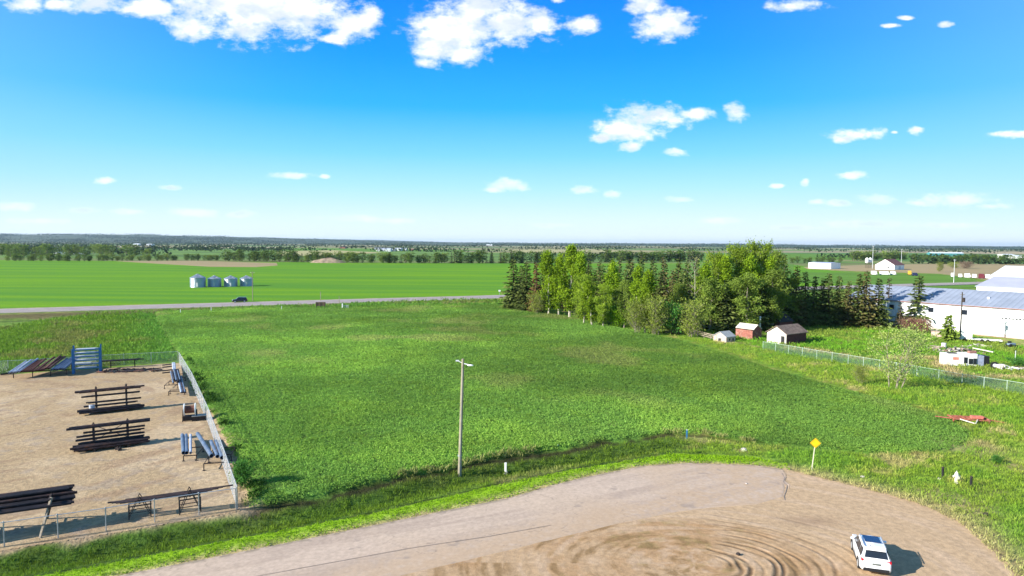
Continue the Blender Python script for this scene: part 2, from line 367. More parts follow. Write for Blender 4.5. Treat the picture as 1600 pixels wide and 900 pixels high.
# dry rim between crop and green fence
GF = poly([(1000,528),(1060,537),(1200,585),(1330,622),(1480,665),(1540,700)])
col = mixv(col, C['dry'], np.exp(-(seg_dist(Xf, Yf, GF)/1.6)**2)*near*sstep(n_mid, .35, .6)*(1-wa)*.8)
DG = poly([(1235,545),(1300,553),(1350,562),(1450,560),(1500,590),(1600,590),(1700,620)])
col = mixv(col, C['dry'], np.exp(-(seg_dist(Xf, Yf, DG)/1.8)**2)*near*sstep(n_mid, .3, .55)*.9)
for (px, py, r, c, a) in [(1400,790,1.2,'dirt',.8),(1500,791,2.3,'dry',.9),(1462,770,1.5,'dry',.7),(1590,728,2.5,'dry',.8),(1520,700,3.,'dry',.7),(1540,765,1.5,'brown',.5),(1162,703,.7,'dirt',1.),(960,668,.5,'dirt',.8),(390,740,1.2,'soil',.7),(385,765,2.,'dirt',.6),(1385,595,4.,'yel',.5),(1590,600,6,'yel',.5),(360,690,1.0,'dirt',.7)]:
    q = P(px, py); d_ = np.hypot(Xf-q[0], (Yf-q[1]))+(n_mid-.5)*r; col = mixv(col, C[c], np.exp(-(d_/r)**2)*a)
# worn dirt bleeding out round lot and yard
for pg in (DIRT, YARD):
    sd_ = sdist(Xf, Yf, pg)+(n_mid-.5)*1.4
    col = mixv(col, C['dirt']*1.15 if pg is DIRT else C['gravel'], (1-sstep(sd_, -.1, .9 if pg is DIRT else .7))*near)
FR = poly([(305,612),(332,664),(358,725),(378,795)])
col = mixv(col, C['gravel']*.95, np.clip(np.exp(-(seg_dist(Xf, Yf, FR)/1.0)**2)*1.2*sstep(n_mid, .3, .5), 0, 1)*near)
# bare pads behind: works yard by the long building
PAD = poly([(1525,524),(1600,531),(1900,560),(2100,600),(2100,560),(1700,520),(1560,515)]); col = mixv(col, C['dirt'], (1-sstep(sdist(Xf, Yf, PAD), -1, 1.5))*.9*near)
# crop height and clods as real relief
Z = Z+wa*(.12*(n_hi-.5)+.20*(n_mid-.5))*(sa < .2)+(1-wa)*near*.14*(n_hi-.5)
for pg, s0 in ((ASPH, .6), (YARD, 1.6), (DIRT, .5)):
    sd_ = sdist(Xf, Yf, pg); k_ = 1-sstep(sd_, -.2, s0); Z = Z*(1-k_)-.16*(1-sstep(sd_, -.6, -.25))
hwk = np.exp(-(t_h/8.5)**6)*near*(s_h > -900); Z = np.where(np.abs(t_h) < 7.3, np.minimum(Z, .35), Z)
ny, nx = X.shape; idx = np.arange(nx*ny).reshape(ny, nx)
Fq = np.stack([idx[:-1, :-1], idx[:-1, 1:], idx[1:, 1:], idx[1:, :-1]], -1).reshape(-1, 4)
gm = attr_mat('ground_soil_and_grass', amt=.32, sc=.8, fine=4.5, bump=.7, bdist=.15)
# far country patchwork of fields in the same material
t = gm.node_tree; b = t.nodes['Principled BSDF']; pos = nd(t, 'ShaderNodeNewGeometry').outputs['Position']; sp = nd(t, 'ShaderNodeSeparateXYZ'); t.links.new(pos, sp.inputs[0])
mp = nd(t, 'ShaderNodeMapping'); mp.inputs['Rotation'].default_value = (0, 0, math.radians(-25)); mp.inputs['Scale'].default_value = (1/800., 1/800., 1)
t.links.new(pos, mp.inputs[0]); vo = nd(t, 'ShaderNodeTexVoronoi', distance='CHEBYCHEV'); vo.inputs['Scale'].default_value = 1; vo.inputs['Randomness'].default_value = .75; t.links.new(mp.outputs[0], vo.inputs['Vector'])
sc_ = nd(t, 'ShaderNodeSeparateColor'); t.links.new(vo.outputs['Color'], sc_.inputs[0])
fr_ = nd(t, 'ShaderNodeValToRGB'); fr_.color_ramp.interpolation = 'CONSTANT'; t.links.new(sc_.outputs[0], fr_.inputs[0])
pal = [(0, (.09,.17,.04)), (.14, (.30,.27,.13)), (.28, (.13,.22,.05)), (.42, (.38,.31,.19)), (.56, (.20,.22,.08)), (.7, (.42,.36,.24)), (.82, (.10,.19,.05)), (.92, (.28,.24,.15))]
fr_.color_ramp.elements[1].position = .14
for p_, c_ in pal[2:]: fr_.color_ramp.elements.new(p_)
for e, (p_, c_) in zip(fr_.color_ramp.elements, pal): e.position = p_; e.color = (*c_, 1)
mp2 = nd(t, 'ShaderNodeMapping'); mp2.inputs['Scale'].default_value = (1/1500., 1/260., 1); t.links.new(pos, mp2.inputs[0])
wd = maprange(t, noise(t, mp2.outputs[0], 1.0, 7, .62), .50, .56, 0, 1)
wd = mth(t, 'MULTIPLY', wd, maprange(t, sp.outputs[1], 1500, 4200, .45, 1.))
wd = mth(t, 'MAXIMUM', wd, mth(t, 'MULTIPLY', maprange(t, sp.outputs[1], 4300, 5600), .82))
farc = mixc(t, wd, fr_.outputs[0], (.030, .055, .028))
old = b.inputs['Base Color'].links[0].from_socket
t.links.new(mixc(t, maprange(t, sp.outputs[1], 700, 800), old, farc), b.inputs['Base Color'])
me = mesh_np('ground', np.stack([Xf, Yf, Z], 1), Fq, [gm], col, smooth=True)
tag(link('ground', me), kind='structure')
print('ground verts', len(Xf))
# ---- patches with their own mesh
def patch(name, pg, s, zfun, cfun, m, kind='structure', grow=0.):
    x0, y0 = pg.min(0)-1; x1, y1 = pg.max(0)+1
    y0 = max(y0, 22); x0 = max(x0, -120); x1 = min(x1, 120)
    gx = np.arange(x0, x1, s); gy = np.arange(y0, y1, s); XX, YY = np.meshgrid(gx, gy)
    zz = zfun(XX.ravel(), YY.ravel()); cc = cfun(XX.ravel(), YY.ravel())
    cx = (XX[:-1, :-1]+s/2); cy = (YY[:-1, :-1]+s/2); ins = sdist(cx.ravel(), cy.ravel(), pg) < grow
    id_ = np.arange(XX.size).reshape(XX.shape); q = np.stack([id_[:-1, :-1], id_[:-1, 1:], id_[1:, 1:], id_[1:, :-1]], -1).reshape(-1, 4)[ins]
    used = np.unique(q); mpn = np.zeros(XX.size, int); mpn[used] = np.arange(len(used))
    me = mesh_np(name, np.stack([XX.ravel(), YY.ravel(), zz], 1)[used], mpn[q], [m], cc[used], smooth=True)
    return tag(link(name, me), kind=kind)
# dirt lot with ruts curling round the turning circle
RC = P(1085,882)[:2]
def grooves(x, y):
    ax, ay = x-RC[0], (y-RC[1]); r_ = np.hypot(ax*.80, ay*1.08)+.35*(fbm(x/3, y/3, 88, 2)-.5); th = np.arctan2(ay, ax); g = np.zeros(len(x)); rm = np.zeros(len(x))
    for k, (r0, a0, a1, dp, wd_) in enumerate([(2.45,-1.2,1.1,.12,.10),(2.75,-1.2,1.15,.13,.10),(3.3,-.9,.5,.04,.07),(3.95,-1.,1.0,.13,.11),(4.25,-1.,1.1,.13,.10),(4.75,-.9,.3,.05,.07),(5.2,-.2,.7,.04,.07),(5.7,-.8,1.1,.09,.08),(6.3,-.6,1.2,.05,.08),(7.0,-.5,1.3,.06,.08),(7.8,-.3,1.4,.04,.09),(8.8,-.3,1.4,.03,.1),(2.0,-.6,.9,.07,.08),(10.4,.2,1.6,.02,.1)]):
        r = r_+.55*(vnoise(th*2.2+k*1.3, th*0+k, 8)-.5); am = sstep(th, a0, a0+.3)*(1-sstep(th, a1-.3, a1))*(.25+.75*sstep(vnoise(th*4.5+k*7, r0+th*0, 5), .15, .5))*dp/.12
        wd_ *= 1.25; g = np.maximum(g, am*np.exp(-((r-r0)/wd_)**2)); rm = np.maximum(rm, am*np.maximum(np.exp(-((r-r0-.2)/.1)**2), np.exp(-((r-r0+.2)/.1)**2)))
    return g, rm, r_, th
def dz_dirt(x, y):
    g, rm, r, th = grooves(x, y)
    return .03*(fbm(x/1.5, y/1.5, 3, 4)-.5)+.02+.022*(fbm(r*4.5, th*2.5, 93, 3)-.5)*(1-sstep(np.abs(th), 1.2, 1.9))-.065*g+.02*rm
def dc_dirt(x, y):
    n1_ = fbm(x/3, y/3, 51, 4); n2_ = fbm(x/.6, y/.6, 52, 3)
    ax, ay = x-RC[0], y-RC[1]; r = np.hypot(ax*.8, ay*1.08); th = np.arctan2(ay, ax)
    c = np.tile(np.array((.44,.305,.185)), (len(x), 1))
    isl = 1-sstep(np.hypot(np.where(ax < 0, ax*.42, ax*.8), np.where(ax < 0, (ay+.0*ax)*1.05, ay*1.08))+1.2*(n1_-.5), 6.8, 8.4)
    c = mixv(c, np.array((.37,.225,.115)), isl*(.3+.6*sstep(n1_, .35, .6)))
    st = fbm(r*1.7, th*2.6, 61, 4); c = mixv(c, np.array((.20,.12,.05)), isl*sstep(st, .55, .75)*.7)
    c = mixv(c, np.array((.50,.36,.25)), sstep(st, .5, .3)*.45)
    wet = np.exp(-((x-P(1265,815)[0])/2.2)**2-((y-P(1265,815)[1])/.9)**2); c = mixv(c, np.array((.22,.14,.09)), wet*.5)
    wgr = isl*sstep(n2_*.5+n1_*.5, .55, .7); c = mixv(c, np.array((.24,.19,.07)), wgr*.35); gv = grooves(x, y); c = mixv(c, np.array((.09,.055,.03)), np.clip(gv[0]*.9, 0, .75)); c = mixv(c, np.array((.50,.36,.24)), gv[1]*.2)
    return c
patch('dirt_lot', DIRT, .08, dz_dirt, dc_dirt, attr_mat('packed_dirt', amt=.16, sc=2.2, fine=14, bump=.45, bdist=.05), grow=.25)
def dz_yard(x, y): return .05*(fbm(x/3, y/3, 13, 4)-.5)+.03*(fbm(x/.5, y/.5, 14, 2)-.5)
def dc_yard(x, y):
    n1_ = fbm(x/6, y/6, 71, 4); c = np.tile(np.array((.385,.275,.158)), (len(x), 1)); c = mixv(c, np.array((.475,.355,.225)), sstep(n1_, .45, .7)*.8)
    r = np.hypot(x-P(-60,640)[0], y-P(-60,640)[1]); st = fbm(r*.9, np.arctan2(y-P(-60,640)[1], x-P(-60,640)[0])*6, 72, 4)
    c = mixv(c, np.array((.27,.175,.11)), sstep(st, .52, .72)*.55); c = mixv(c, np.array((.30,.24,.19)), sstep(fbm(x/1.2, y/1.2, 74, 3), .6, .75)*.5)
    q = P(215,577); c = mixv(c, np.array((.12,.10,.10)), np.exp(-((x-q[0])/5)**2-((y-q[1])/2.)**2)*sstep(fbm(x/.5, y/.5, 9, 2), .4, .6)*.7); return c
patch('gravel_yard', YARD, .2, dz_yard, dc_yard, attr_mat('yard_gravel', amt=.22, sc=2.5, fine=9, bump=.7, bdist=.06), grow=.1)
# asphalt
def flat_sheet(name, pg, z, m, thick=.05):
    mb = MB(); n = len(pg); mb.add([(x, y, z) for x, y in pg]+[(x, y, z-thick) for x, y in pg], [tuple(range(n))]+[(i, (i+1) % n, n+(i+1) % n, n+i) for i in range(n)])
    return tag(mb.build(name, m), kind='structure')
am_, t, b = new_mat('worn_asphalt'); pos = nd(t, 'ShaderNodeNewGeometry').outputs['Position']
mpa = nd(t, 'ShaderNodeMapping'); mpa.inputs['Rotation'].default_value = (0, 0, math.radians(-27)); mpa.inputs['Scale'].default_value = (.12, 1.6, 1); t.links.new(pos, mpa.inputs[0])
c = mixc(t, maprange(t, noise(t, mpa.outputs[0], 1, 5, .6), .3, .7), (.38,.30,.26), (.46,.36,.31))
c = mixc(t, maprange(t, noise(t, pos, .12, 4, .6), .4, .65), c, (.49,.375,.30))
c = mixc(t, mth(t, 'MULTIPLY', maprange(t, noise(t, pos, 22, 3, .6), .35, .7), .30), c, (.20,.165,.15))
spa = nd(t, 'ShaderNodeSeparateXYZ'); t.links.new(pos, spa.inputs[0])
c = mixc(t, mth(t, 'MULTIPLY', maprange(t, mth(t, 'ADD', spa.outputs[0], mth(t, 'MULTIPLY', noise(t, pos, .5, 4, .6), 8)), 4, 22), .7), c, (.43,.32,.24))
t.links.new(c, b.inputs['Base Color']); b.inputs['Roughness'].default_value = .95; b.inputs['Specular IOR Level'].default_value = .15
bn = nd(t, 'ShaderNodeBump'); bn.inputs['Strength'].default_value = .35; bn.inputs['Distance'].default_value = .02; t.links.new(noise(t, pos, 30, 3), bn.inputs['Height']); t.links.new(bn.outputs[0], b.inputs['Normal'])
def wob(pg, s=.5, a=.10):
    out = []
    for i in range(len(pg)):
        a0 = pg[i]; b0 = pg[(i+1) % len(pg)]; k = max(1, int(np.linalg.norm(b0-a0)/s))
        for j in range(k): out.append(a0+(b0-a0)*j/k)
    out = np.array(out); return out+np.stack([(fbm(out[:, 0]/1.1, out[:, 1]/1.1, 91, 3)-.5), (fbm(out[:, 0]/1.1, out[:, 1]/1.1, 92, 3)-.5)], 1)*a*4
LOWE = poly([(1228,758),(1229,766),(1226,777),(1180,790),(1120,794),(1060,801),(973,818),(890,838),(800,860),(710,882),(631,901),(500,935),(350,980),(100,1060)])
def dc_asph(x, y):
    n = len(x); u_, v_ = x*.891+y*.454, -x*.454+y*.891
    st = fbm(u_*.07, v_*1.3, 201, 4); pt = fbm(x/7, y/7, 202, 4); fn = fbm(x/.35, y/.35, 203, 3); gr_ = vnoise(x/.12, y/.12, 204)
    c = np.tile(np.array((.40,.305,.24)), (n, 1)); c = mixv(c, np.array((.475,.365,.285)), sstep(st, .35, .65)); c = mixv(c, np.array((.485,.37,.28)), sstep(pt, .4, .65)*.7)
    c = c*(.90+.2*gr_)[:, None]*(.94+.12*fn)[:, None]
    dl = seg_dist(x, y, LOWE); dusty = np.clip(np.exp(-(dl/(1.4+3.5*pt))**2)*1.1+.85*sstep(x+8*(pt-.5), 4, 22), 0, 1)*sstep(fn*.5+pt*.5, .25, .6)
    c = mixv(c, np.array((.44,.315,.215)), dusty); de = seg_dist(x, y, ROADEDGE); c = mixv(c, np.array((.22,.18,.13)), np.exp(-(de/.22)**2)*sstep(fn, .35, .6)*.8)
    c = mixv(c, np.array((.25,.20,.17)), sstep(vnoise(x/1.7, y/1.7, 207)*fbm(x/.5, y/.5, 208, 3), .52, .62)*.5)
    ck = np.abs(fbm(x/3.2, y/3.2, 209, 4)-.5); c = mixv(c, np.array((.17,.13,.11)), (1-sstep(ck, .0, .006))*sstep(pt, .45, .55)*.55)
    return c
patch('road', ASPH, .1, lambda x, y: .045+.012*(fbm(x/3, y/3, 205, 3)-.5)-.05*sstep(-seg_dist(x, y, LOWE), -.25, 0), dc_asph, attr_mat('worn_asphalt_grain', amt=.07, sc=3, fine=25, bump=.3, bdist=.02), grow=.12)
# crack lines and seams in the asphalt
def strip_mesh(name, pts, w, z, m):
    mb = MB(); pts = [Vector((*p[:2], z)) for p in pts]
    for a, b_ in zip(pts, pts[1:]):
        d = (b_-a).normalized(); nrm = Vector((-d.y, d.x, 0))*w/2; mb.add([a-nrm, b_-nrm, b_+nrm, a+nrm], [(0, 1, 2, 3)])
    return mb.build(name, m)
seam = mat('tar_seam', (.27,.21,.175), .9)
sm_pts = [P(400,902),P(520,880),P(640,858),P(760,840),P(860,822)]
tag(strip_mesh('road_seam', sm_pts, .05, .079, seam), kind='structure')
tag(strip_mesh('road_crack', [P(1222,740),P(1226,748),P(1224,754),P(1230,760),P(1228,768),P(1225,776),P(1226,782)], .06, .054, seam), kind='structure')
# highway
def hwpt(s, t): return hwA+hwd*s+hwn*t
hm = mat('highway_asphalt', (.30,.25,.24), .95, var=.12, scale=.3)
flat_sheet('highway_road', np.array([hwpt(-500,-5.2), hwpt(700,-5.2), hwpt(700,5.2), hwpt(-500,5.2)]), .48, hm, .3)
sh = mat('shoulder_gravel', (.36,.30,.24), .95, var=.2, scale=.8)
flat_sheet('highway_shoulder', np.array([hwpt(-500,-7.0), hwpt(700,-7.0), hwpt(700,7.0), hwpt(-500,7.0)]), .44, sh, .5)
yl = mat('road_paint_yellow', (.55,.38,.08), .8); wl = mat('road_paint_white', (.7,.7,.68), .8)
mb = MB()
for k in range(-50, 70): 
    a = hwpt(k*9., -.07); b_ = hwpt(k*9.+3, -.07); c_ = hwpt(k*9.+3, .07); d_ = hwpt(k*9., .07)
    mb.add([(*q, .484) for q in (a, b_, c_, d_)], [(0, 1, 2, 3)])
tag(mb.build('road_marking', yl), kind='structure')
mb = MB()
for tt in (-4.6, 4.6): mb.add([(*q, .484) for q in (hwpt(-500,tt-.08), hwpt(700,tt-.08), hwpt(700,tt+.08), hwpt(-500,tt+.08))], [(0, 1, 2, 3)])
tag(mb.build('road_marking', wl), kind='structure')
# big young-crop field beyond the highway, and the strips behind it
def sheet(name, pts, z, m): return flat_sheet(name, poly(pts), z, m, .04)
def fieldmat(name, a, b_, sc=(.004, .05, 1), rot=25, amt=1.):
    m, t, b = new_mat(name); pos = nd(t, 'ShaderNodeNewGeometry').outputs['Position']
    mpf = nd(t, 'ShaderNodeMapping'); mpf.inputs['Rotation'].default_value = (0, 0, math.radians(-rot)); mpf.inputs['Scale'].default_value = sc; t.links.new(pos, mpf.inputs[0])
    n = noise(t, mpf.outputs[0], 1.2, 6, .6); n2_ = noise(t, pos, .9, 4, .7)
    c = mixc(t, maprange(t, n, .35, .65), a, b_); c = mixc(t, mth(t, 'MULTIPLY', maprange(t, n2_, .4, .7), .25*amt), c, tuple(v*.45 for v in a))
    t.links.new(c, b.inputs['Base Color']); b.inputs['Roughness'].default_value = 1; b.inputs['Specular IOR Level'].default_value = .05
    bn = nd(t, 'ShaderNodeBump'); bn.inputs['Strength'].default_value = .5; bn.inputs['Distance'].default_value = .3; t.links.new(n2_, bn.inputs['Height']); t.links.new(bn.outputs[0], b.inputs['Normal'])
    return m
gf = fieldmat('young_crop', (.15,.30,.012), (.085,.225,.025), amt=1.5)
n0 = hwpt(-500,12.); n1_ = hwpt(700,12.)
pg = np.array([n0, hwpt(130,11.), hwpt(420,11.), P(1300,423)[:2], P(1230,412)[:2], P(820,411.5)[:2], P(420,409.5)[:2], P(0,406.5)[:2], P(-500,402)[:2]])
flat_sheet('crop_field', pg, .06, gf, .04)
tanm = fieldmat('bare_field', (.36,.27,.15), (.29,.24,.13)); dk = fieldmat('dark_crop', (.075,.17,.02), (.05,.14,.02)); pl = fieldmat('pale_field', (.42,.36,.20), (.34,.33,.14)); gr = fieldmat('pasture', (.12,.24,.035), (.10,.19,.03))
sheet('bare_field', [(180,408.2),(300,407.6),(432,411),(434,415),(400,417.5),(330,417),(260,413)], .12, tanm)
sheet('far_crop_field', [(1010,400),(1230,396),(1600,400),(2000,404),(2000,409),(1600,405),(1240,406),(1100,412)], .1, gr)
sheet('bare_field', [(1255,417.5),(1350,414),(1480,412),(1600,412.5),(1900,415),(1900,440),(1560,440),(1470,428),(1340,424),(1262,420.5)], .12, tanm)
sheet('pasture', [(1240,426),(1330,426),(1470,429),(1525,437),(1527,450),(1440,452),(1240,440)], .12, gr)
sheet('pasture', [(1000,413),(1240,413),(1240,440),(1100,450),(900,420)], .1, gr)
sheet('far_pale_field', [(800,389.5),(1000,387),(1260,390),(1262,394),(1000,393),(800,394.5)], .15, pl)
sheet('far_pale_field', [(440,386),(600,385),(800,387),(800,391),(640,393),(440,391)], .15, gr)
sheet('far_pale_field', [(430,393),(520,391),(600,395),(500,400),(440,400)], .2, pl)

# ------------------------------------------------------------------ air between here and the horizon
hm_, t, b = new_mat('haze_air'); t.nodes.remove(b); pv = nd(t, 'ShaderNodeVolumePrincipled'); pv.inputs['Color'].default_value = (.62, .80, 1, 1); pv.inputs['Density'].default_value = 3.2e-5; pv.inputs['Anisotropy'].default_value = .2
t.links.new(pv.outputs[0], t.nodes['Material Output'].inputs['Volume'])
tag(MB().box((0, 0, 60), (54000, 54000, 160)).build('haze', hm_), kind='stuff')
# ------------------------------------------------------------------ foliage cards
def rand_unit(n):
    v = rng.normal(size=(n, 3)); return v/np.linalg.norm(v, axis=1)[:, None]
def cards(c, ax, ln, wd, nrm_hint=None, taper=.35):
    """leaf-shaped faces: c base points, ax unit long axis, ln length, wd width"""
    n = len(c); h = rand_unit(n) if nrm_hint is None else nrm_hint
    sx = np.cross(ax, h); sx /= (np.linalg.norm(sx, axis=1)[:, None]+1e-9)
    a = ax*ln[:, None]; w = sx*wd[:, None]/2
    V = np.stack([c-w*taper, c+w*taper+a*0, c+a*.55+w, c+a*.55-w], 1)
    V2 = np.stack([c-w*taper, c+a*.5-w, c+a, c+a*.5+w], 1)
    return V2.reshape(-1, 3), np.arange(4*n).reshape(n, 4)
def scatter(pg, dens, dref, falloff, pred=None, margin=0):
    x0, y0 = pg.min(0); x1, y1 = pg.max(0); y0 = max(y0, 26); x0 = max(x0, -115); x1 = min(x1, 110); y1 = min(y1, 235)
    out = []
    for yy in np.arange(y0, y1, 4.):
        d = dens*min(1, (dref/max(yy, dref)))**falloff; n = int(d*(x1-x0)*4); 
        if n < 1: continue
        xx = rng.uniform(x0, x1, n); y_ = rng.uniform(yy, min(yy+4, y1), n)
        vis = np.abs(xx) < y_*.80+8
        xx, y_ = xx[vis], y_[vis]; ok = inside(xx, y_, pg)
        out.append(np.stack([xx[ok], y_[ok]], 1))
    o = np.concatenate(out)
    return o if pred is None else o[pred(o[:, 0], o[:, 1])]
LEAF = leaf_mat('leaf', trans=.3)
def veg(name, pts, k, h, l, w, colf, up=.5, label=None, cat=None, spread=.5):
    n = len(pts); z = H(pts[:, 0], pts[:, 1]); sc = (np.maximum(pts[:, 1], 50)/55)**.45*(rng.uniform(.6, 1.35, n))
    base = np.stack([pts[:, 0], pts[:, 1], z], 1); cc = colf(pts[:, 0], pts[:, 1])*rng.uniform(.8, 1.22, (n, 1))
    B = np.repeat(base, k, 0); SC = np.repeat(sc, k); CC = np.repeat(cc, k, 0)
    ax = rand_unit(n*k); ax[:, 2] = np.abs(ax[:, 2])+up; ax /= np.linalg.norm(ax, axis=1)[:, None]
    off = rng.normal(size=(n*k, 3))*spread*SC[:, None]*h; off[:, 2] = rng.uniform(.0, 1, n*k)*h*SC*.8
    V, Fq = cards(B+off, ax, l*SC*rng.uniform(.6, 1.3, n*k), w*SC*rng.uniform(.7, 1.3, n*k))
    me = mesh_np(name, V, Fq, [LEAF], np.repeat(CC*rng.uniform(.85, 1.15, (n*k, 1)), 4, 0))
    print(name, n, n*k)
    return tag(link(name, me), label, cat, kind='stuff')
def c_alf(x, y):
    lo = fbm(x/9, y/9, 21, 4); mid = fbm(x/2.2, y/2.2, 31, 4); c = np.tile(np.array((.145,.262,.048)), (len(x), 1))
    c = mixv(c, np.array((.24,.38,.06)), sstep(lo, .4, .75)*.7); c = mixv(c, np.array((.14,.23,.03)), sstep(mid, .55, .75)*.5)
    c = mixv(c, np.array((.30,.33,.10)), sstep(fbm(x/14, y/14, 77, 3), .55, .75)*.55*sstep(y, 60, 110)); lg = fbm(x/32, y/26, 123, 3); return c*(.80+.55*sstep(lg, .3, .7))[:, None]*(1.08-.22*sstep(x, 5, 45)*(1-sstep(y, 90, 140)))[:, None]
ap = scatter(ALFALFA, 56, 58, 1.6, lambda x, y: (vnoise(x/.25, y/.25, 4)+.45*vnoise(x/2, y/2, 6) > .36))
veg('alfalfa_crop', ap, 5, .11, .11, .055, c_alf, up=.35, label='dense dark green alfalfa crop filling the field between yard fence and grove', cat='crop')
BX = poly([(380,800),(640,746),(870,704),(1050,680),(1180,694),(1180,684),(1050,668),(870,690),(640,730),(380,780)])
bp = scatter(BX, 26, 60, .5, lambda x, y: (np.abs(sdist(x, y, ALFALFA)+(fbm(x/2.2, y/2.2, 31, 4)-.5)*1.2+.05) < .28) & (fbm(x/5, y/5, 8, 2) > .44))
veg('dry_grass', bp, 6, .2, .34, .05, lambda x, y: np.tile(np.array((.34,.35,.12)), (len(x), 1)), up=.9, label='dry yellowish grass tufts along the lip of the crop above the ditch', cat='grass')
DK = poly([(374,792),(392,792),(386,755),(374,722),(352,685),(335,652),(300,600),(285,560),(292,560),(325,610),(350,650),(372,690),(395,722),(412,760),(420,795)])
bp = scatter(DK, 30, 60, 1., lambda x, y: vnoise(x/1.1, y/1.1, 55) > .68)
veg('weeds', bp, 7, .32, .26, .1, lambda x, y: np.tile(np.array((.05,.115,.02)), (len(x), 1)), up=.6, label='dark tall weeds in clumps along the crop side of the yard fence', cat='weeds')
VERGE = poly([(-100,1010),(0,945),(200,899),(400,860),(573,825),(800,779),(916,747),(1002,730),(1074,725),(1176,728),(1228,735),(1300,753),(1400,778),(1450,795),(1500,820),(1550,865),(1580,900),(1610,1010),(1760,1010),(1900,900),(1900,640),(1620,610),(1325,567),(1190,545),(1120,534),(1045,525),(930,503),(800,478),(790,474),(1060,528),(1330,610),(1480,653),(1520,680),(1500,706),(1350,712),(1180,697),(1050,683),(950,693),(870,704),(720,727),(600,751),(400,798),(372,806),(200,832),(0,864),(-120,882)])
def c_verge(x, y):
    lo = fbm(x/9, y/9, 21, 4); mid = fbm(x/2.2, y/2.2, 31, 4); c = np.tile(np.array((.22,.33,.035)), (len(x), 1))
    c = mixv(c, np.array((.44,.44,.09)), sstep(mid, .48, .72)*.6); c = mixv(c, np.array((.50,.40,.20)), sstep(lo*.5+mid*.5, .56, .68)*.6); c = mixv(c, np.array((.15,.33,.035)), sstep(lo, .5, .35)*.5)
    dd = seg_dist(x, y, DITCH); c = mixv(c, np.array((.095,.16,.018)), np.clip(np.exp(-(dd/3.2)**2)*(1-sstep(x, 18, 32))*1.1, 0, 1)*(.6+.4*mid))
    sa_ = sdist(x, y, ALFALFA); c = mixv(c, np.array((.22,.20,.07)), np.exp(-((sa_-.5)/.5)**2)*.7*sstep(fbm(x/5, y/5, 8, 2), .35, .6))
    c = mixv(c, np.array((.50,.42,.20)), np.exp(-(seg_dist(x, y, ROADEDGE)/1.8)**2)*sstep(x, 18, 28)*.75)
    c = mixv(c, np.array((.42,.34,.16)), np.exp(-(seg_dist(x, y, GF)/1.6)**2)*sstep(mid, .35, .6)*.8)
    return c
def nm(x, y):
    s_a = sdist(x, y, ALFALFA)+(fbm(x/2.2, y/2.2, 31, 4)-.5)*1.2; bk = (np.abs(s_a-.5) < .5) & (vnoise(x/1.3, y/1.3, 66) > .15) & (y < 85) & (x < 28)
    return (sdist(x, y, MOWED) > .25) & ~bk & (sdist(x, y, ASPH) > .05) & (sdist(x, y, DIRT) > -.05)
vp = scatter(VERGE, 20, 50, 1.5, nm)
veg('rough_grass', vp, 5, .16, .26, .035, c_verge, up=1.3, label='tall rough roadside grass with dry yellow patches round the lot and crop', cat='grass')
mp_ = scatter(MOWED, 26, 50, 1.0)
mp_ = mp_[(sdist(mp_[:, 0], mp_[:, 1], ASPH) > .3) & (sdist(mp_[:, 0], mp_[:, 1], DIRT) > .2)]
veg('mown_grass', mp_, 5, .05, .12, .04, lambda x, y: np.tile(np.array((.27,.46,.02)), (len(x), 1)), up=1.0, label='bright green mown grass strip along the road edge', cat='grass')
RL2 = poly([(-200,600),(0,583),(150,574),(278,563),(258,525),(240,489),(420,483),(790,478),(790,468),(395,482),(0,496),(-200,500)])
def c_rl(x, y):
    lo = fbm(x/9, y/9, 21, 4); mid = fbm(x/2.2, y/2.2, 31, 4); c = np.tile(np.array((.14,.24,.03)), (len(x), 1))
    c = mixv(c, np.array((.26,.21,.09)), sstep(lo, .5, .66)*.5); c = mixv(c, np.array((.07,.14,.02)), sstep(mid, .55, .7)*.4); c = mixv(c, np.array((.12,.26,.04)), 1-sstep(sdist(x, y, ALFALFA)+(lo-.5)*12, 0, 9)); return c
rp = scatter(RL2, 22, 55, 1.9)
veg('field_grass', rp, 5, .28, .32, .08, c_rl, up=.9, label='uneven weedy grass between the pipe yard and the highway', cat='grass')
PAST = poly([(1192,545),(1325,567),(1500,600),(1700,630),(1700,560),(1560,535),(1480,515),(1340,508),(1240,512),(1150,520),(1060,515)])
pp = scatter(PAST, 16, 55, 1.7)
def c_past(x, y):
    mid = fbm(x/2.2, y/2.2, 31, 4); c = np.tile(np.array((.17,.37,.03)), (len(x), 1)); c = mixv(c, np.array((.27,.30,.06)), sstep(fbm(x/6, y/6, 12, 3), .45, .65)*.7)
    c = mixv(c, np.array((.50,.39,.20)), np.exp(-(seg_dist(x, y, DG)/2.)**2)*sstep(mid, .3, .55)*.95); return c
veg('pasture_grass', pp, 5, .2, .26, .06, c_past, up=1.2, label='lush and partly dry grass behind the green chain link fence', cat='grass')
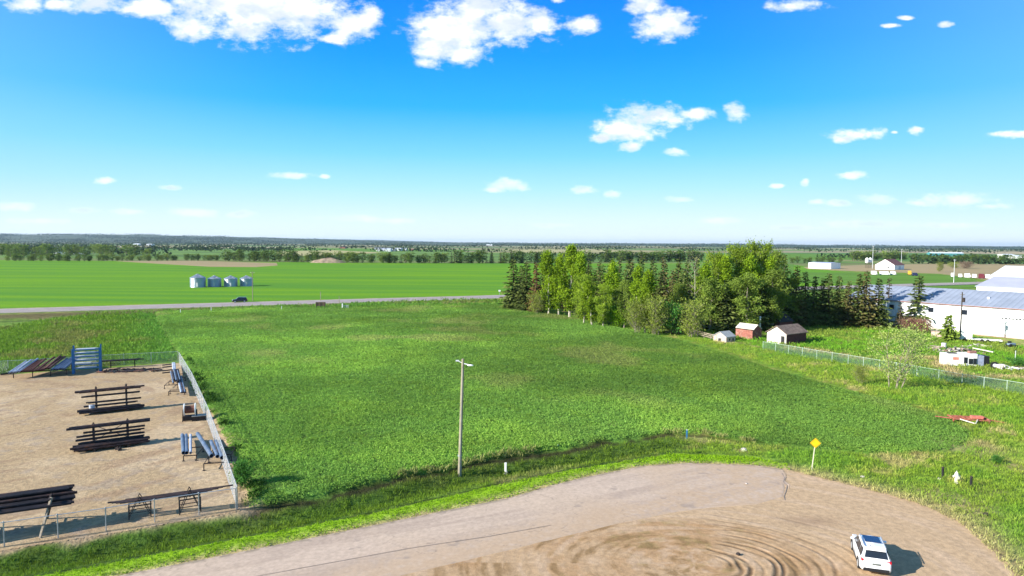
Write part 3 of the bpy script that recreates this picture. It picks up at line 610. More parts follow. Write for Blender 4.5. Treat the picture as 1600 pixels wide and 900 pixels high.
# small lumps of dark weeds along the bank and clods beside the right verge
# ------------------------------------------------------------------ trees
bark_pale = mat('pale_bark', (.42,.38,.30), .9, var=.3, scale=3); bark_dark = mat('dark_bark', (.10,.075,.055), .95, var=.3); bark_grey = mat('grey_bark', (.24,.20,.16), .95, var=.3)
LEAFB = leaf_mat('broad_leaf', trans=.35); NEEDLE = leaf_mat('needle_leaf', trans=.12)
def limb(mb, a, b, r0, r1): mb.tube(a, b, r0, 6, r1, caps=False)
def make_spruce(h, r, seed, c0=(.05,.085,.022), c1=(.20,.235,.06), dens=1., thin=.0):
    g = np.random.default_rng(seed); mb = MB(); lean = g.normal(size=2)*.012*h
    limb(mb, (0, 0, -.2), (lean[0]*.5, lean[1]*.5, h*.5), .017*h, .011*h); limb(mb, (lean[0]*.5, lean[1]*.5, h*.5), (lean[0], lean[1], h*.985), .011*h, .002*h)
    cs = []; axs = []; lns = []; wds = []; cols = []
    nz = int(h*2.6)
    for i in range(nz):
        z = h*(.05+.93*i/nz); fr = 1-z/h
        R = r*(fr**.85)*(.75+.25*math.sin(i*1.7+seed))*(1 if z > .10*h else .8)
        nb = max(4, int((5+9*fr)*dens)); a0 = g.uniform(0, 6.3)
        for j in range(nb):
            if g.random() < thin: continue
            a = a0+6.283*j/nb+g.normal()*.25; L_ = max(.25, R*g.uniform(.6, 1.22)); z1 = z+g.normal()*.15
            dr = np.array([math.cos(a), math.sin(a), 0]); m = max(2, int(L_/.27*dens)); t_ = (np.arange(m)+g.uniform(0, 1, m))/m
            p_ = np.stack([dr[0]*L_*t_, dr[1]*L_*t_, z1-.28*L_*t_**1.3+.12*L_*t_**4], 1)+np.array([lean[0]*z/h, lean[1]*z/h, 0])
            side = np.array([-dr[1], dr[0], 0]); sg = np.where(g.random(m) < .5, 1, -1)
            ax = dr*.7+side*sg[:, None]*g.uniform(.2, .9, (m, 1))+np.array([0, 0, -1])*g.uniform(.05, .6, (m, 1)); ax /= np.linalg.norm(ax, axis=1)[:, None]
            cs.append(p_); axs.append(ax); lns.append(g.uniform(.5, 1.0, m)*(.6+.6*fr)); wds.append(g.uniform(.28, .52, m))
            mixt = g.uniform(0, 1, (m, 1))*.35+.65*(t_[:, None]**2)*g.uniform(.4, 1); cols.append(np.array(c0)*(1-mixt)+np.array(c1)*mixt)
    c = np.concatenate(cs); ax = np.concatenate(axs); hint = np.tile(np.array([0, 0, 1.]), (len(c), 1))+g.normal(size=(len(c), 3))*.55
    V, Fq = cards(c, ax, np.concatenate(lns), np.concatenate(wds), hint, .5)
    return mb, V, Fq, np.repeat(np.concatenate(cols), 4, 0), bark_dark, NEEDLE
def make_broad(h, r, seed, c0, c1, form='column', leaf=.30, nleaf=5200, bark=bark_grey, low=.10, dead=None):
    g = np.random.default_rng(seed); mb = MB(); pts = []
    stems = {'column': 1, 'oval': 1, 'bush': 5, 'sparse': 4}[form]
    tips = []
    for s in range(stems):
        bx, by = (0, 0) if stems == 1 else g.normal(size=2)*r*.18
        tx, ty = (g.normal(size=2)*.03*h) if stems == 1 else (bx*3.0, by*3.0); top = h*(.96 if stems == 1 else g.uniform(.72, .97))
        prev = np.array([bx, by, -.15]); nseg = 6; R0 = (.014*h+.04)*(1 if stems == 1 else .55)
        for k in range(1, nseg+1):
            f_ = k/nseg; p_ = np.array([bx+(tx-bx)*f_+g.normal()*.012*h, by+(ty-by)*f_+g.normal()*.012*h, top*f_]); limb(mb, prev, p_, R0*(1-(k-1)/nseg*.9), R0*(1-k/nseg*.9)); 
            nb = {'column': 7, 'oval': 7, 'bush': 4, 'sparse': 5}[form]
            for j in range(nb):
                q = prev+(p_-prev)*g.random(); zf = q[2]/h
                if zf < low: continue
                prof = {'column': min(1, (zf-low*.5)*4)*(1-max(0, zf-.35)/.68)**.75, 'oval': math.sqrt(max(.02, 1-((zf-.55)/.52)**2)), 'bush': math.sqrt(max(.05, 1-(max(0, zf-.35)/.7)**2)), 'sparse': math.sqrt(max(.05, 1-((zf-.5)/.55)**2))}[form]
                a = g.uniform(0, 6.283); L_ = r*prof*g.uniform(.55, 1.15); rise = {'column': 1.25, 'oval': .7, 'bush': .8, 'sparse': .9}[form]
                e = q+np.array([math.cos(a)*L_, math.sin(a)*L_, L_*rise*g.uniform(.5, 1.1)]); e[2] = min(e[2], h*1.0)
                limb(mb, q, e, max(.02, R0*.35*(1-zf)), .012); tips.append((q, e, L_))
            prev = p_
        tips.append((prev-np.array([0, 0, h*.06]), prev+np.array([0, 0, h*.04]), r*.25))
    per = max(6, nleaf//len(tips)); cs = []; cols = []
    for q, e, L_ in tips:
        tcol = g.random()*.6; m = int(per*g.uniform(.35, 1.6)); t_ = g.uniform(.25, 1.08, m)**.8; c_ = q+(e-q)*t_[:, None]+g.normal(size=(m, 3))*(.10*r+.16)*np.array([1, 1, 1.1])
        cs.append(c_); mm = np.clip(tcol+g.uniform(0, .5, (m, 1)), 0, 1); cols.append(np.array(c0)*(1-mm)+np.array(c1)*mm)
    c = np.concatenate(cs); n = len(c); c[:, 2] = np.maximum(c[:, 2], .1); ax = g.normal(size=(n, 3)); ax /= np.linalg.norm(ax, axis=1)[:, None]
    V, Fq = cards(c, ax, g.uniform(.6, 1.4, n)*leaf, g.uniform(.5, 1.1, n)*leaf*.8, g.normal(size=(n, 3)))
    return mb, V, Fq, np.repeat(np.concatenate(cols), 4, 0), bark, LEAFB
def tree_proto(name, data):
    mb, V, Fq, cc, bk, lf = data
    tm = mb.mesh('trunk', bk); cm_ = mesh_np('crown', V, Fq, [lf], cc)
    return dict(name=name, trunk=tm, crown=cm_)
def joined_proto(name, data):
    mb, V, Fq, cc, bk, lf = data; mb.v = [(x, y, min(z, mb.v[0][2]+99)) for x, y, z in mb.v]
    nv = len(V); tv = np.array(mb.v); tf = np.array([f for f in mb.f if len(f) == 4])+nv
    return dict(name=name, one=mesh_np(name, np.concatenate([V, tv]), np.concatenate([Fq, tf]), [lf, bk], np.concatenate([cc, np.tile(np.array((.1, .08, .06)), (len(tv), 1))]), mi=np.concatenate([np.zeros(len(Fq)), np.ones(len(tf))])))
def place_tree(pr, loc, sx, sz, rz, label, cat, group=None):
    if 'one' in pr:
        o = link(pr['name'], pr['one'], None, loc); o.scale = (sx, sx, sz); o.rotation_euler = (0, 0, rz); return tag(o, label, cat, group)
    e = empty(pr['name'], loc, rz, label, cat, group); e.scale = (sx, sx, sz); link('trunk', pr['trunk'], e); link('crown', pr['crown'], e); return e
def th(px, py, ty):   # height of a thing from the survey: base pixel and top pixel
    b_ = G(px, py); lo, hi = 0., 60.
    for _ in range(30):
        m = (lo+hi)/2; v = np.array([b_.x, b_.y, b_.z+m-CAMZ]); y_ = 450-F*(v@_u2)/(v@_f)
        if y_ > ty: lo = m
        else: hi = m
    return b_, m
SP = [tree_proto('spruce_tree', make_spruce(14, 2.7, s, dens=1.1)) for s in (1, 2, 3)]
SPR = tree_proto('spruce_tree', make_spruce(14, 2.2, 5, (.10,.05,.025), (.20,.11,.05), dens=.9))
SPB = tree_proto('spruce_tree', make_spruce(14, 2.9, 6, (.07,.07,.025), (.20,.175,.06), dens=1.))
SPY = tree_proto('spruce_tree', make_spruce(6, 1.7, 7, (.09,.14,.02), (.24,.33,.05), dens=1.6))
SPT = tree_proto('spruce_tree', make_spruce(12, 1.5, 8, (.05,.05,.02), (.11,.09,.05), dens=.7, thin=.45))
PC0, PC1 = (.12,.21,.012), (.32,.46,.03)
PO = [tree_proto('poplar_tree', make_broad(17, 2.6, s, PC0, PC1, 'column', .42, 8500, bark_pale)) for s in (11, 12, 13)]
PD = [tree_proto('poplar_tree', make_broad(17, 3.6, s, (.08,.13,.02), (.25,.34,.06), 'oval', .42, 8000, bark_grey)) for s in (21, 22)]
PB = [tree_proto('poplar_tree', make_broad(19, 4.2, s, (.10,.17,.015), (.34,.46,.05), 'oval', .42, 10000, bark_pale)) for s in (31, 32)]
BU = tree_proto('bush', make_broad(5, 2.4, 41, (.13,.28,.012), (.26,.46,.02), 'bush', .3, 4200, bark_dark, .02))
BG = tree_proto('bush', make_broad(5, 1.9, 42, (.06,.18,.03), (.12,.30,.06), 'bush', .34, 4200, bark_dark, .02))
BW = tree_proto('bush', make_broad(6, 2.6, 43, (.15,.20,.03), (.30,.36,.07), 'bush', .28, 3400, bark_grey, .03))
BP = tree_proto('bush', make_broad(5, 2.6, 44, (.20,.13,.09), (.34,.26,.17), 'bush', .26, 2600, bark_grey, .03))
BR = tree_proto('bush', make_broad(4, 2.6, 45, (.22,.10,.07), (.40,.24,.17), 'bush', .28, 3600, bark_dark, .02))
YT = tree_proto('young_tree', make_broad(8.5, 3.2, 46, (.20,.28,.06), (.38,.45,.13), 'sparse', .24, 3400, bark_grey, .08))
BT = tree_proto('bare_tree', make_broad(15, 3.4, 47, (.20,.18,.08), (.34,.30,.16), 'oval', .25, 500, bark_pale, .2))
protoH = {id(SPY): 6, id(SPT): 12, id(BU): 5, id(BG): 5, id(BW): 6, id(BP): 5, id(BR): 4, id(YT): 8.5, id(BT): 15}
for q in SP+[SPR, SPB]: protoH[id(q)] = 14
for q in PO+PD: protoH[id(q)] = 17
for q in PB: protoH[id(q)] = 19
protoR = {id(SPY): 1.9, id(SPT): 1.4, id(BU): 2.7, id(BG): 2.1, id(BW): 2.9, id(BP): 2.9, id(BR): 2.9, id(YT): 3.6, id(BT): 3.8, id(SPR): 1.7, id(SPB): 2.2}
for q in SP: protoR[id(q)] = 2.0
for q in PO: protoR[id(q)] = 2.9
for q in PD: protoR[id(q)] = 3.9
for q in PB: protoR[id(q)] = 4.6
def T(pr, px, py, ty, wpx, label, cat='tree', group=None):
    b_, h = th(px, py, ty); dist = b_.y; rad = wpx/2*dist/F
    return place_tree(pr, b_, rad/protoR[id(pr)], h/protoH[id(pr)]*.99, random.uniform(0, 6.28), label, cat, group)
g1 = 'spruces of the grove'; g2 = 'poplars of the grove'; g3 = 'bushes at the foot of the grove'
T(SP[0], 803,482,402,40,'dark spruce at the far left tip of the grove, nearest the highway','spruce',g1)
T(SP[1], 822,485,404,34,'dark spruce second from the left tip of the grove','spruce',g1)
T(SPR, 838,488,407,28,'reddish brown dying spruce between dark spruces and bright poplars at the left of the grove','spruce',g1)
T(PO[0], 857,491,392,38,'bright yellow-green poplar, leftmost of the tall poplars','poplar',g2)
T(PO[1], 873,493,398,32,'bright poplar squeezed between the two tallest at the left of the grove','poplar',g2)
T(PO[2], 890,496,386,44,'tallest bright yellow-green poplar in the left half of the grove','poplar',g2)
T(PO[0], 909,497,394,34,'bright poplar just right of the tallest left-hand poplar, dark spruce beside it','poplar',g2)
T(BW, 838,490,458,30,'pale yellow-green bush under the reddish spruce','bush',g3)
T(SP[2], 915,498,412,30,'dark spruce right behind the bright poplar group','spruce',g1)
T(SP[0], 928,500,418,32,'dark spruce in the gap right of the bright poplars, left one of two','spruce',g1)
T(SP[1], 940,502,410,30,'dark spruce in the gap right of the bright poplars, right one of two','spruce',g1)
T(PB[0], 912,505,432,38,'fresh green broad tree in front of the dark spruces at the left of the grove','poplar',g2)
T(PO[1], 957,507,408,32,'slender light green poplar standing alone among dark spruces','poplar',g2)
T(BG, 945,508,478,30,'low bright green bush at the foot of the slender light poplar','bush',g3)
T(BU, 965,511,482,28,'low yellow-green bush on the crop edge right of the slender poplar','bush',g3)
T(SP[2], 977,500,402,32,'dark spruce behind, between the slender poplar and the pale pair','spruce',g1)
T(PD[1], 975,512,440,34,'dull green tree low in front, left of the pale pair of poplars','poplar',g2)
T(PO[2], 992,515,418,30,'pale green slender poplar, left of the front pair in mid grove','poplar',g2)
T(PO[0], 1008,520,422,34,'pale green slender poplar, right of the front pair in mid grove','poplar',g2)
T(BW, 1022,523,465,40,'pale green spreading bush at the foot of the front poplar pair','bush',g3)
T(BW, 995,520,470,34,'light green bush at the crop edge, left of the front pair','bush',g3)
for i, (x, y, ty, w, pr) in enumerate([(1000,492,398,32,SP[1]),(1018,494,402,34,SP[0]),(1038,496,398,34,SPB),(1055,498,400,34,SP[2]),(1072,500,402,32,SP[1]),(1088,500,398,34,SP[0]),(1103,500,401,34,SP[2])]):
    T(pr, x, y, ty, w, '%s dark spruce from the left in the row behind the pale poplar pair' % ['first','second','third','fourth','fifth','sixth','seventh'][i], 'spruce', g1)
for i, (x, y, ty, w, pr) in enumerate([(1012,508,425,36,SPB),(1030,510,420,38,SP[0]),(1048,511,418,38,SPB),(1066,513,415,38,SP[1]),(1095,513,430,38,SP[2])]):
    T(pr, x, y, ty, w, '%s from the left of the nearer spruces in mid grove, behind the pinkish bushes' % ['first','second','third','fourth','fifth'][i], 'spruce', g1)
T(BT, 1084,516,400,34,'nearly bare tree with pale forking branches in mid grove','tree')
T(BP, 1040,520,485,40,'pinkish brown leafless bush, left of two at the grove edge','bush',g3)
T(BP, 1060,522,488,36,'pinkish brown leafless bush, right of two at the grove edge','bush',g3)
T(BG, 1050,522,478,30,'olive green bush between the two pinkish bushes','bush',g3)
T(BW, 1079,526,472,44,'pale yellow-green bush overhanging the rail fence','bush',g3)
T(PB[0], 1120,512,398,46,'broad poplar, leftmost of the tall central clump','poplar',g2)
T(PB[1], 1146,512,387,48,'tall broad poplar left of the highest tree','poplar',g2)
T(PB[0], 1184,512,381,46,'highest and broadest poplar at the centre of the grove','poplar',g2)
T(PD[0], 1166,508,390,44,'olive poplar between the two highest crowns of the central clump','poplar',g2)
T(PD[1], 1210,508,396,40,'olive poplar at the right shoulder of the highest tree','poplar',g2)
T(SP[0], 1222,503,394,34,'dark spruce peeping over the right shoulder of the central clump','spruce',g1)
T(PD[1], 1108,518,438,50,'dark olive tree low in front of the central clump, left one','tree',g2)
T(SP[2], 1136,519,440,40,'dark spruce in the deep shade behind the red shed, left one','spruce',g1)
T(PD[0], 1165,520,430,56,'dark olive tree directly behind the small red shed','tree',g2)
T(SP[1], 1188,518,436,40,'dark spruce behind the red shed chimney','spruce',g1)
T(PD[1], 1208,518,425,50,'olive tree between red shed and white shed, behind both','tree',g2)
for i, (x, y, ty, w, pr) in enumerate([(812,478,412,30,SP[2]),(848,480,412,30,SP[0]),(866,480,410,30,SP[1]),(884,482,412,30,SPB),(900,484,408,30,SP[2]),(920,486,404,32,SP[0]),(936,488,406,30,SPB),(952,489,404,32,SP[1]),(966,490,404,30,SP[0]),(984,491,402,30,SPB),(1115,500,400,32,SP[0]),(1130,500,398,32,SPB),(1150,500,400,32,SP[1])]):
    T(pr, x, y, ty, w, '%s spruce from the left in the rear row that closes the back of the grove' % ['first','second','third','fourth','fifth','sixth','seventh','eighth','ninth','tenth','eleventh','twelfth','thirteenth'][i], 'spruce', g1)
for i, (x, y, ty, w, pr) in enumerate([(925,508,440,32,PO[2]),(942,510,446,30,PB[1]),(1058,516,446,36,PD[1]),(1100,515,412,40,PO[1]),(1132,514,402,38,PO[2]),(1170,515,398,40,PO[0]),(1200,514,402,38,PO[1]),(1232,512,432,34,PD[0])]):
    T(pr, x, y, ty, w, '%s from the left of the leafy trees filling gaps between the spruces and tall poplars' % ['first','second','third','fourth','fifth','sixth','seventh','eighth'][i], 'poplar', g2)
rowx = [(1226,513,428,38,SP[0]),(1240,511,412,38,SPB),(1257,510,421,34,SP[1]),(1268,509,428,30,SP[2]),(1282,509,432,32,SPB),(1294,510,424,36,SP[0]),(1309,510,428,32,SP[1]),(1322,511,436,32,SPB),(1336,511,424,38,SP[2]),(1352,512,420,40,SPB),(1372,512,432,38,SP[0])]
for i, (x, y, ty, w, pr) in enumerate(rowx):
    T(pr, x, y, ty, w, '%s spruce from the left in the right-hand row ending at the long building' % ['first','second','third','fourth','fifth','sixth','seventh','eighth','ninth','tenth','eleventh'][i], 'spruce', g1)
T(BU, 1252,504,466,36,'bright lime green round bush in front of the spruces','bush',g3)
T(BG, 1300,504,469,26,'mid green narrow bush in front of the spruces','bush',g3)
T(BP, 1275,504,482,26,'brown twiggy bush between the lime and the green bush','bush',g3)
T(SPT, 1386,508,430,22,'thin half-bare spruce before the left end of the long building','spruce',g1)
T(SPT, 1404,514,470,22,'short bare dark spruce left of the lone full spruce','spruce',g1)
T(SP[0], 1434,513,427,44,'lone full spruce in front of the grey metal roof','spruce',g1)
T(BR, 1424,519,500,26,'red-leaved bush below the lone spruce, left one','bush','red-leaved bushes below the lone spruce')
T(BR, 1442,520,501,24,'red-leaved bush below the lone spruce, right one','bush','red-leaved bushes below the lone spruce')
T(SPY, 1481,533,488,34,'small bright yellow-green spruce beside the utility pole','spruce',g1)
T(YT, 1393,606,508,78,'airy young tree with pale thin stems beside the green fence','tree')
T(BW, 1345,600,572,22,'small pale sapling clump left of the airy young tree','bush')
T(BG, 1556,725,712,12,'small round dark green shrub alone in the right verge','shrub')
T(BG, 378,762,722,28,'dark green weedy shrub just outside the yard fence corner','shrub')
T(BG, 1590,574,560,18,'pale green weed clump by the scrap at the right edge','shrub')
T(BW, 1468,425,410,10,'small tree at the bare field edge','tree')
# shelterbelt beyond the big green field: separate trees, copies of six kinds
SB = [joined_proto('shelterbelt_tree', make_broad(9.5, 3.0, s, (.055,.10,.022), (.16,.24,.05), 'oval', .9, 420, bark_grey)) for s in (51, 52, 53)]+[joined_proto('shelterbelt_tree', make_spruce(10, 2.4, 54, dens=.42))]+[joined_proto('shelterbelt_tree', make_broad(9, 3.4, s, (.10,.15,.03), (.22,.29,.06), 'oval', .9, 420, bark_grey)) for s in (55, 56)]
sbh = [9.5, 9.5, 9.5, 10, 9, 9]
def belt(pts, n, top, grp, lab, kinds=(0,1,2,3,4,5), jx=3, catg='tree', thick=6):
    pts = [G(*p) for p in pts]; seg = [(a, b_) for a, b_ in zip(pts, pts[1:])]; Ls = [(b_-a).length for a, b_ in seg]; tot = sum(Ls)
    for i in range(n):
        d = (i+.5+random.uniform(-.4, .4))/n*tot; k = 0
        while k < len(seg)-1 and d > Ls[k]: d -= Ls[k]; k += 1
        a, b_ = seg[k]; p_ = a+(b_-a)*(d/Ls[k]); p_.x += random.uniform(-jx, jx); p_.y += random.uniform(0, thick); p_.z = float(H(np.array([p_.x]), np.array([p_.y]))[0])-.1
        kk = random.choice(kinds); h = top*random.uniform(.7, 1.15)*(1.15 if kk == 3 else 1)
        s = h/sbh[kk]; place_tree(SB[kk], p_, s*random.uniform(1.2, 2.1), s, random.uniform(0, 6.28), lab, catg, grp)
belt([(0,408),(120,408.5),(230,407.5),(345,407)], 62, 6.0, 'trees of the left shelterbelt', 'tree in the shelterbelt behind the big green field, left of the bare soil strip', (0,4,5,4,0))
belt([(348,408),(430,409),(470,410)], 26, 9.5, 'trees of the shelterbelt behind the bins', 'tree in the dark shelterbelt behind the grain bins', (0,1,2,2,1))
belt([(468,410),(560,411),(640,411.5),(700,411.5)], 44, 9., 'trees of the middle shelterbelt', 'tree in the shelterbelt behind the earth mound and centre of the big field', (0,1,4,5,2,3))
belt([(700,411.5),(820,411.5),(880,411.5)], 44, 10.5, 'trees of the right shelterbelt', 'tree in the spruce shelterbelt at the right end of the big green field', (3,3,0,1,2,3))
belt([(900,410),(990,410),(1100,408)], 46, 11.5, 'trees of the shelterbelt behind the grove', 'greyish tree in the far shelterbelt seen above the grove', (0,1,2,1,3), thick=12)
belt([(1225,411),(1262,411),(1320,410)], 14, 7., 'trees behind the far white sheds', 'tree in the line behind the far long white shed', (0,1,2))
belt([(1330,408),(1370,407),(1420,406)], 20, 11., 'trees behind the white gabled building', 'tree in the clump behind the far white gabled building', (0,4,5,1))
belt([(1422,409),(1500,409.5),(1560,410),(1640,411)], 40, 8.5, 'trees behind the bare field', 'tree in the dark hedge behind the bare field at the right', (0,1,2,2))
T(BW, 1491,419,410,16,'brownish bush in the bare field, left of a pair','bush','bushes in the bare field')
T(BP, 1506,420,409,22,'brownish bush in the bare field, right of a pair','bush','bushes in the bare field')
# scattered farmstead trees on the left, further off
for i in range(70):
    px = random.choice([random.uniform(0, 30), random.uniform(10, 110), random.uniform(60, 180), random.uniform(120, 235)]); py = random.uniform(394, 403)
    b_ = G(px, py); k = random.choice([0, 1, 4, 5]); s = random.uniform(.7, 1.5)
    place_tree(SB[k], b_, s*1.5, s, random.uniform(0, 6), 'scattered tree around the distant farmyard at the far left', 'tree', 'trees round the distant left farmyard')
# woods far off that read as one mass
def wood(name, strips, label, c0=(.022,.042,.020), c1=(.05,.085,.03)):
    cs = []; sz = []
    for (x0, x1, d0, d1, hh, n) in strips:
        k0 = random.uniform(0, 50)
        for i in range(n*3):
            px = random.uniform(x0, x1); d = random.uniform(d0, d1)
            if vnoise(np.array([px/38.+k0]), np.array([d/ (d0*.12)]), 3)[0] < .42: continue
            sc = d/1000.; q = np.array([(px-800)/F*d, d]); z = float(H(q[:1], q[1:])[0]); m = 7
            c_ = np.array([q[0], q[1], z])[None]+rng.normal(size=(m, 3))*np.array([6*sc, 6*sc, 0])+np.array([0, 0, 1])*rng.uniform(0, hh*.7, (m, 1)); cs.append(c_); sz.append(rng.uniform(.5, 1.1, m)*hh*.7)
    c = np.concatenate(cs); s = np.concatenate(sz); n = len(c); ax = rand_unit(n); ax[:, 2] = np.abs(ax[:, 2])*.7; V, Fq = cards(c, ax, s, s*.9, rng.normal(size=(n, 3)))
    mm = rng.random((n, 1)); me = mesh_np(name, V, Fq, [LEAFB], np.repeat(np.array(c0)*(1-mm)+np.array(c1)*mm, 4, 0)); tag(link(name, me), label, 'woods', kind='stuff'); print(name, n)
wood('distant_woods', [(-100,260,900,1100,8,60),(-100,500,1300,1700,9,130),(-100,1700,2000,2500,10,200),(-100,1700,2800,3600,11,300),(-100,1700,4000,5200,12,420),(430,820,1500,1560,9,30),(830,1250,1000,1040,8,40),(1280,1700,1050,1150,8,60),(1400,1700,760,790,7,30)], 'dark woods and hedges strung across the distant plain')
wood('hill_woods', [(-100,430,5400,8600,17,900),(-100,1700,6000,9000,16,900)], 'dark blue-green woods on the low hills at the horizon')
# ------------------------------------------------------------------ materials for built things
galv = mat('galvanised_steel', (.50,.52,.54), .45, .6, .12, 4); galvw = mat('bright_fence_wire', (.42,.45,.48), .5, .3, .1, 4); greenw = mat('green_fence_wire', (.17,.26,.20), .7, 0, .1, 4); greenp = mat('pale_green_post', (.40,.50,.42), .7, 0, .1, 4)
rust = mat('rusty_pipe', (.045,.028,.028), .7, .2, .5, 2, dirt=(.14,.06,.035), dirtamt=.7); dark = mat('dark_pipe_steel', (.022,.020,.026), .6, .3, .4, 2, dirt=(.08,.045,.035), dirtamt=.5)
bluepipe = mat('coated_blue_grey_pipe', (.11,.15,.22), .45, .2, .25, 2, dirt=(.22,.24,.28), dirtamt=.4); redpipe = mat('red_brown_pipe', (.13,.055,.04), .75, .1, .4, 2, dirt=(.22,.12,.09)); palepipe = mat('pale_grey_pipe', (.42,.46,.54), .5, .2, .2, 2)
steel = mat('dark_rack_steel', (.04,.03,.028), .75, .2, .4, 3); bluesteel = mat('blue_painted_steel', (.025,.14,.34), .5, 0, .2, 3); pale = mat('pale_metal', (.62,.64,.66), .5, .1, .1, 3)
white = mat('white_painted_metal', (.78,.78,.76), .55, 0, .04, 1.5, dirt=(.5,.46,.40), dirtamt=.25); whitewood = mat('whitewashed_boards', (.60,.55,.49), .8, 0, .12, 2, dirt=(.34,.26,.2), dirtamt=.5)
redwood = mat('faded_red_boards', (.27,.10,.075), .85, 0, .3, 2, dirt=(.42,.28,.22), dirtamt=.75); darkred = mat('dark_red_boards', (.10,.03,.03), .85, 0, .3, 2); brownshingle = mat('brown_shingles', (.20,.14,.11), .95, 0, .3, 1.6, bump=.5, bscale=8)
palesh = mat('weathered_pale_roof', (.58,.53,.44), .9, 0, .2, 2); greysh = mat('grey_roofing', (.33,.34,.34), .85, 0, .15, 2); darksh = mat('dark_roofing', (.03,.028,.03), .85, 0, .2, 2); oldwood = mat('weathered_wood', (.30,.25,.19), .9, 0, .35, 3, dirt=(.12,.09,.07))
glass = mat('dark_window_glass', (.015,.02,.03), .08, 0, .1, 1, spec=.6); black = mat('black_plastic', (.015,.015,.017), .6, 0, .1, 2); rubber = mat('tyre_rubber', (.02,.02,.02), .85, 0, .1, 5)
concrete = mat('concrete', (.42,.39,.35), .9, 0, .15, 3); stone = mat('field_stone', (.52,.47,.42), .9, 0, .25, 5, bump=.6)
# ribbed metal cladding
def ribbed(name, colr, axis=0, period=.9, rough=.45, metal=.3, amt=.12):
    m, t, b = new_mat(name); o = nd(t, 'ShaderNodeTexCoord').outputs['Object']; s_ = nd(t, 'ShaderNodeSeparateXYZ'); t.links.new(o, s_.inputs[0])
    w = mth(t, 'SINE', mth(t, 'MULTIPLY', s_.outputs[axis], 6.283/period)); f = maprange(t, w, .7, 1., 1, 1-amt); n = maprange(t, noise(t, o, .35, 5, .6), .3, .7, .9, 1.08)
    sc = nd(t, 'ShaderNodeVectorMath', operation='SCALE'); sc.inputs[0].default_value = colr; t.links.new(mth(t, 'MULTIPLY', f, n), sc.inputs[3]); t.links.new(sc.outputs[0], b.inputs['Base Color'])
    b.inputs['Roughness'].default_value = rough; b.inputs['Metallic'].default_value = metal
    bn = nd(t, 'ShaderNodeBump'); bn.inputs['Strength'].default_value = .6; bn.inputs['Distance'].default_value = .04; t.links.new(w, bn.inputs['Height']); t.links.new(bn.outputs[0], b.inputs['Normal']); return m
wclad = ribbed('white_cladding', (.78,.78,.77), 0, .9, .5, 0, .10); groof = ribbed('grey_metal_roof', (.30,.33,.39), 0, 1.2, .5, .1, .2); wroof = ribbed('white_metal_roof', (.74,.76,.78), 0, 1.5, .5, .1, .08)
tclad = ribbed('teal_cladding', (.06,.25,.27), 0, 1.2, .5, 0, .1); bclad = ribbed('grey_side_cladding', (.45,.47,.56), 0, 1.2, .5, 0, .1)
binwall = ribbed('corrugated_bin_steel', (.42,.47,.54), 2, .22, .32, .75, .22); binroof = mat('bin_roof_steel', (.50,.53,.56), .35, .7, .12, 1)
# ------------------------------------------------------------------ fences
def fence(name, pts, h, label, postm, wirem, spacing=3.2, wire=.0028, pitch=.09, rail=True, strand=True, gates=()):
    root = empty(name, pts[0], 0, label, 'fence'); org = Vector(pts[0]); w = MB(); rl_ = MB(); cache = {}
    for a, b_ in zip(pts, pts[1:]):
        a = Vector(a)-org; b_ = Vector(b_)-org; L_ = (b_-a).length; d = (b_-a)/L_; n = max(1, round(L_/spacing))
        for k in range(n+(1 if b_+org == Vector(pts[-1]) else 0)):
            if 'p' not in cache:
                pm = MB(); pm.tube((0, 0, -.3), (0, 0, h+.04), .038, 8); pm.lathe([(.045, h+.02), (.04, h+.07), (.0, h+.09)], n=8); cache['p'] = pm.mesh('post', postm)
            o = link('post', cache['p'], root); o.location = a+d*(L_*k/n)
        if rail: rl_.tube(a+Vector((0, 0, h)), b_+Vector((0, 0, h)), .026, 6)
        if strand: rl_.tube(a+Vector((0, 0, .06)), b_+Vector((0, 0, .06)), .006, 4)
        m = int(L_/pitch)
        hh = h-.08
        for k in range(-int(hh/pitch), m):
            for sgn in (1, -1):
                s0 = k*pitch; s1 = s0+hh; z0, z1 = .05, .05+hh
                if s0 < 0: z0 += -s0; s0 = 0
                if s1 > L_: z1 -= (s1-L_); s1 = L_
                if s1 <= s0: continue
                if sgn < 0: q0, q1 = a+d*s0+Vector((0, 0, h-z0+.0)), a+d*s1+Vector((0, 0, h-z1))
                else: q0, q1 = a+d*s0+Vector((0, 0, z0)), a+d*s1+Vector((0, 0, z1))
                w.tube(q0, q1, wire, 3, caps=False)
    w.build('mesh_panel', wirem, root)
    if rail or strand: rl_.build('top_rail', postm, root)
    return root
def gp(*q): return tuple(G(*q))
fence('yard_fence', [gp(280,568), gp(300,603), gp(326,664), gp(350,733), gp(371,799)], 1.85, 'tall galvanised chain link fence dividing the pipe yard from the crop', galv, galvw, 3.0, .0013, .10)
fence('yard_fence', [gp(369,800), gp(311,808), gp(242,819), gp(166,834), gp(91,845), gp(7,858), gp(-110,876)], 1.75, 'chain link fence with thin posts along the ditch side of the pipe yard', galv, galvw, 3.4, .0016, .12)
fence('yard_fence', [gp(-120,592), gp(13,582), gp(52,580), gp(150,573), gp(278,566)], 1.8, 'chain link fence along the back of the pipe yard behind the blue rack', galv, galvw, 4., .003, .1)
fence('garden_fence', [gp(1192,546.5), gp(1232,553), gp(1276,561), gp(1325,569), gp(1400,582), gp(1503,601), gp(1573,612), gp(1660,627)], 1.55, 'green chain link fence between the crop margin and the sheds and scrap', greenp, greenw, 3.1, .0055, .075)
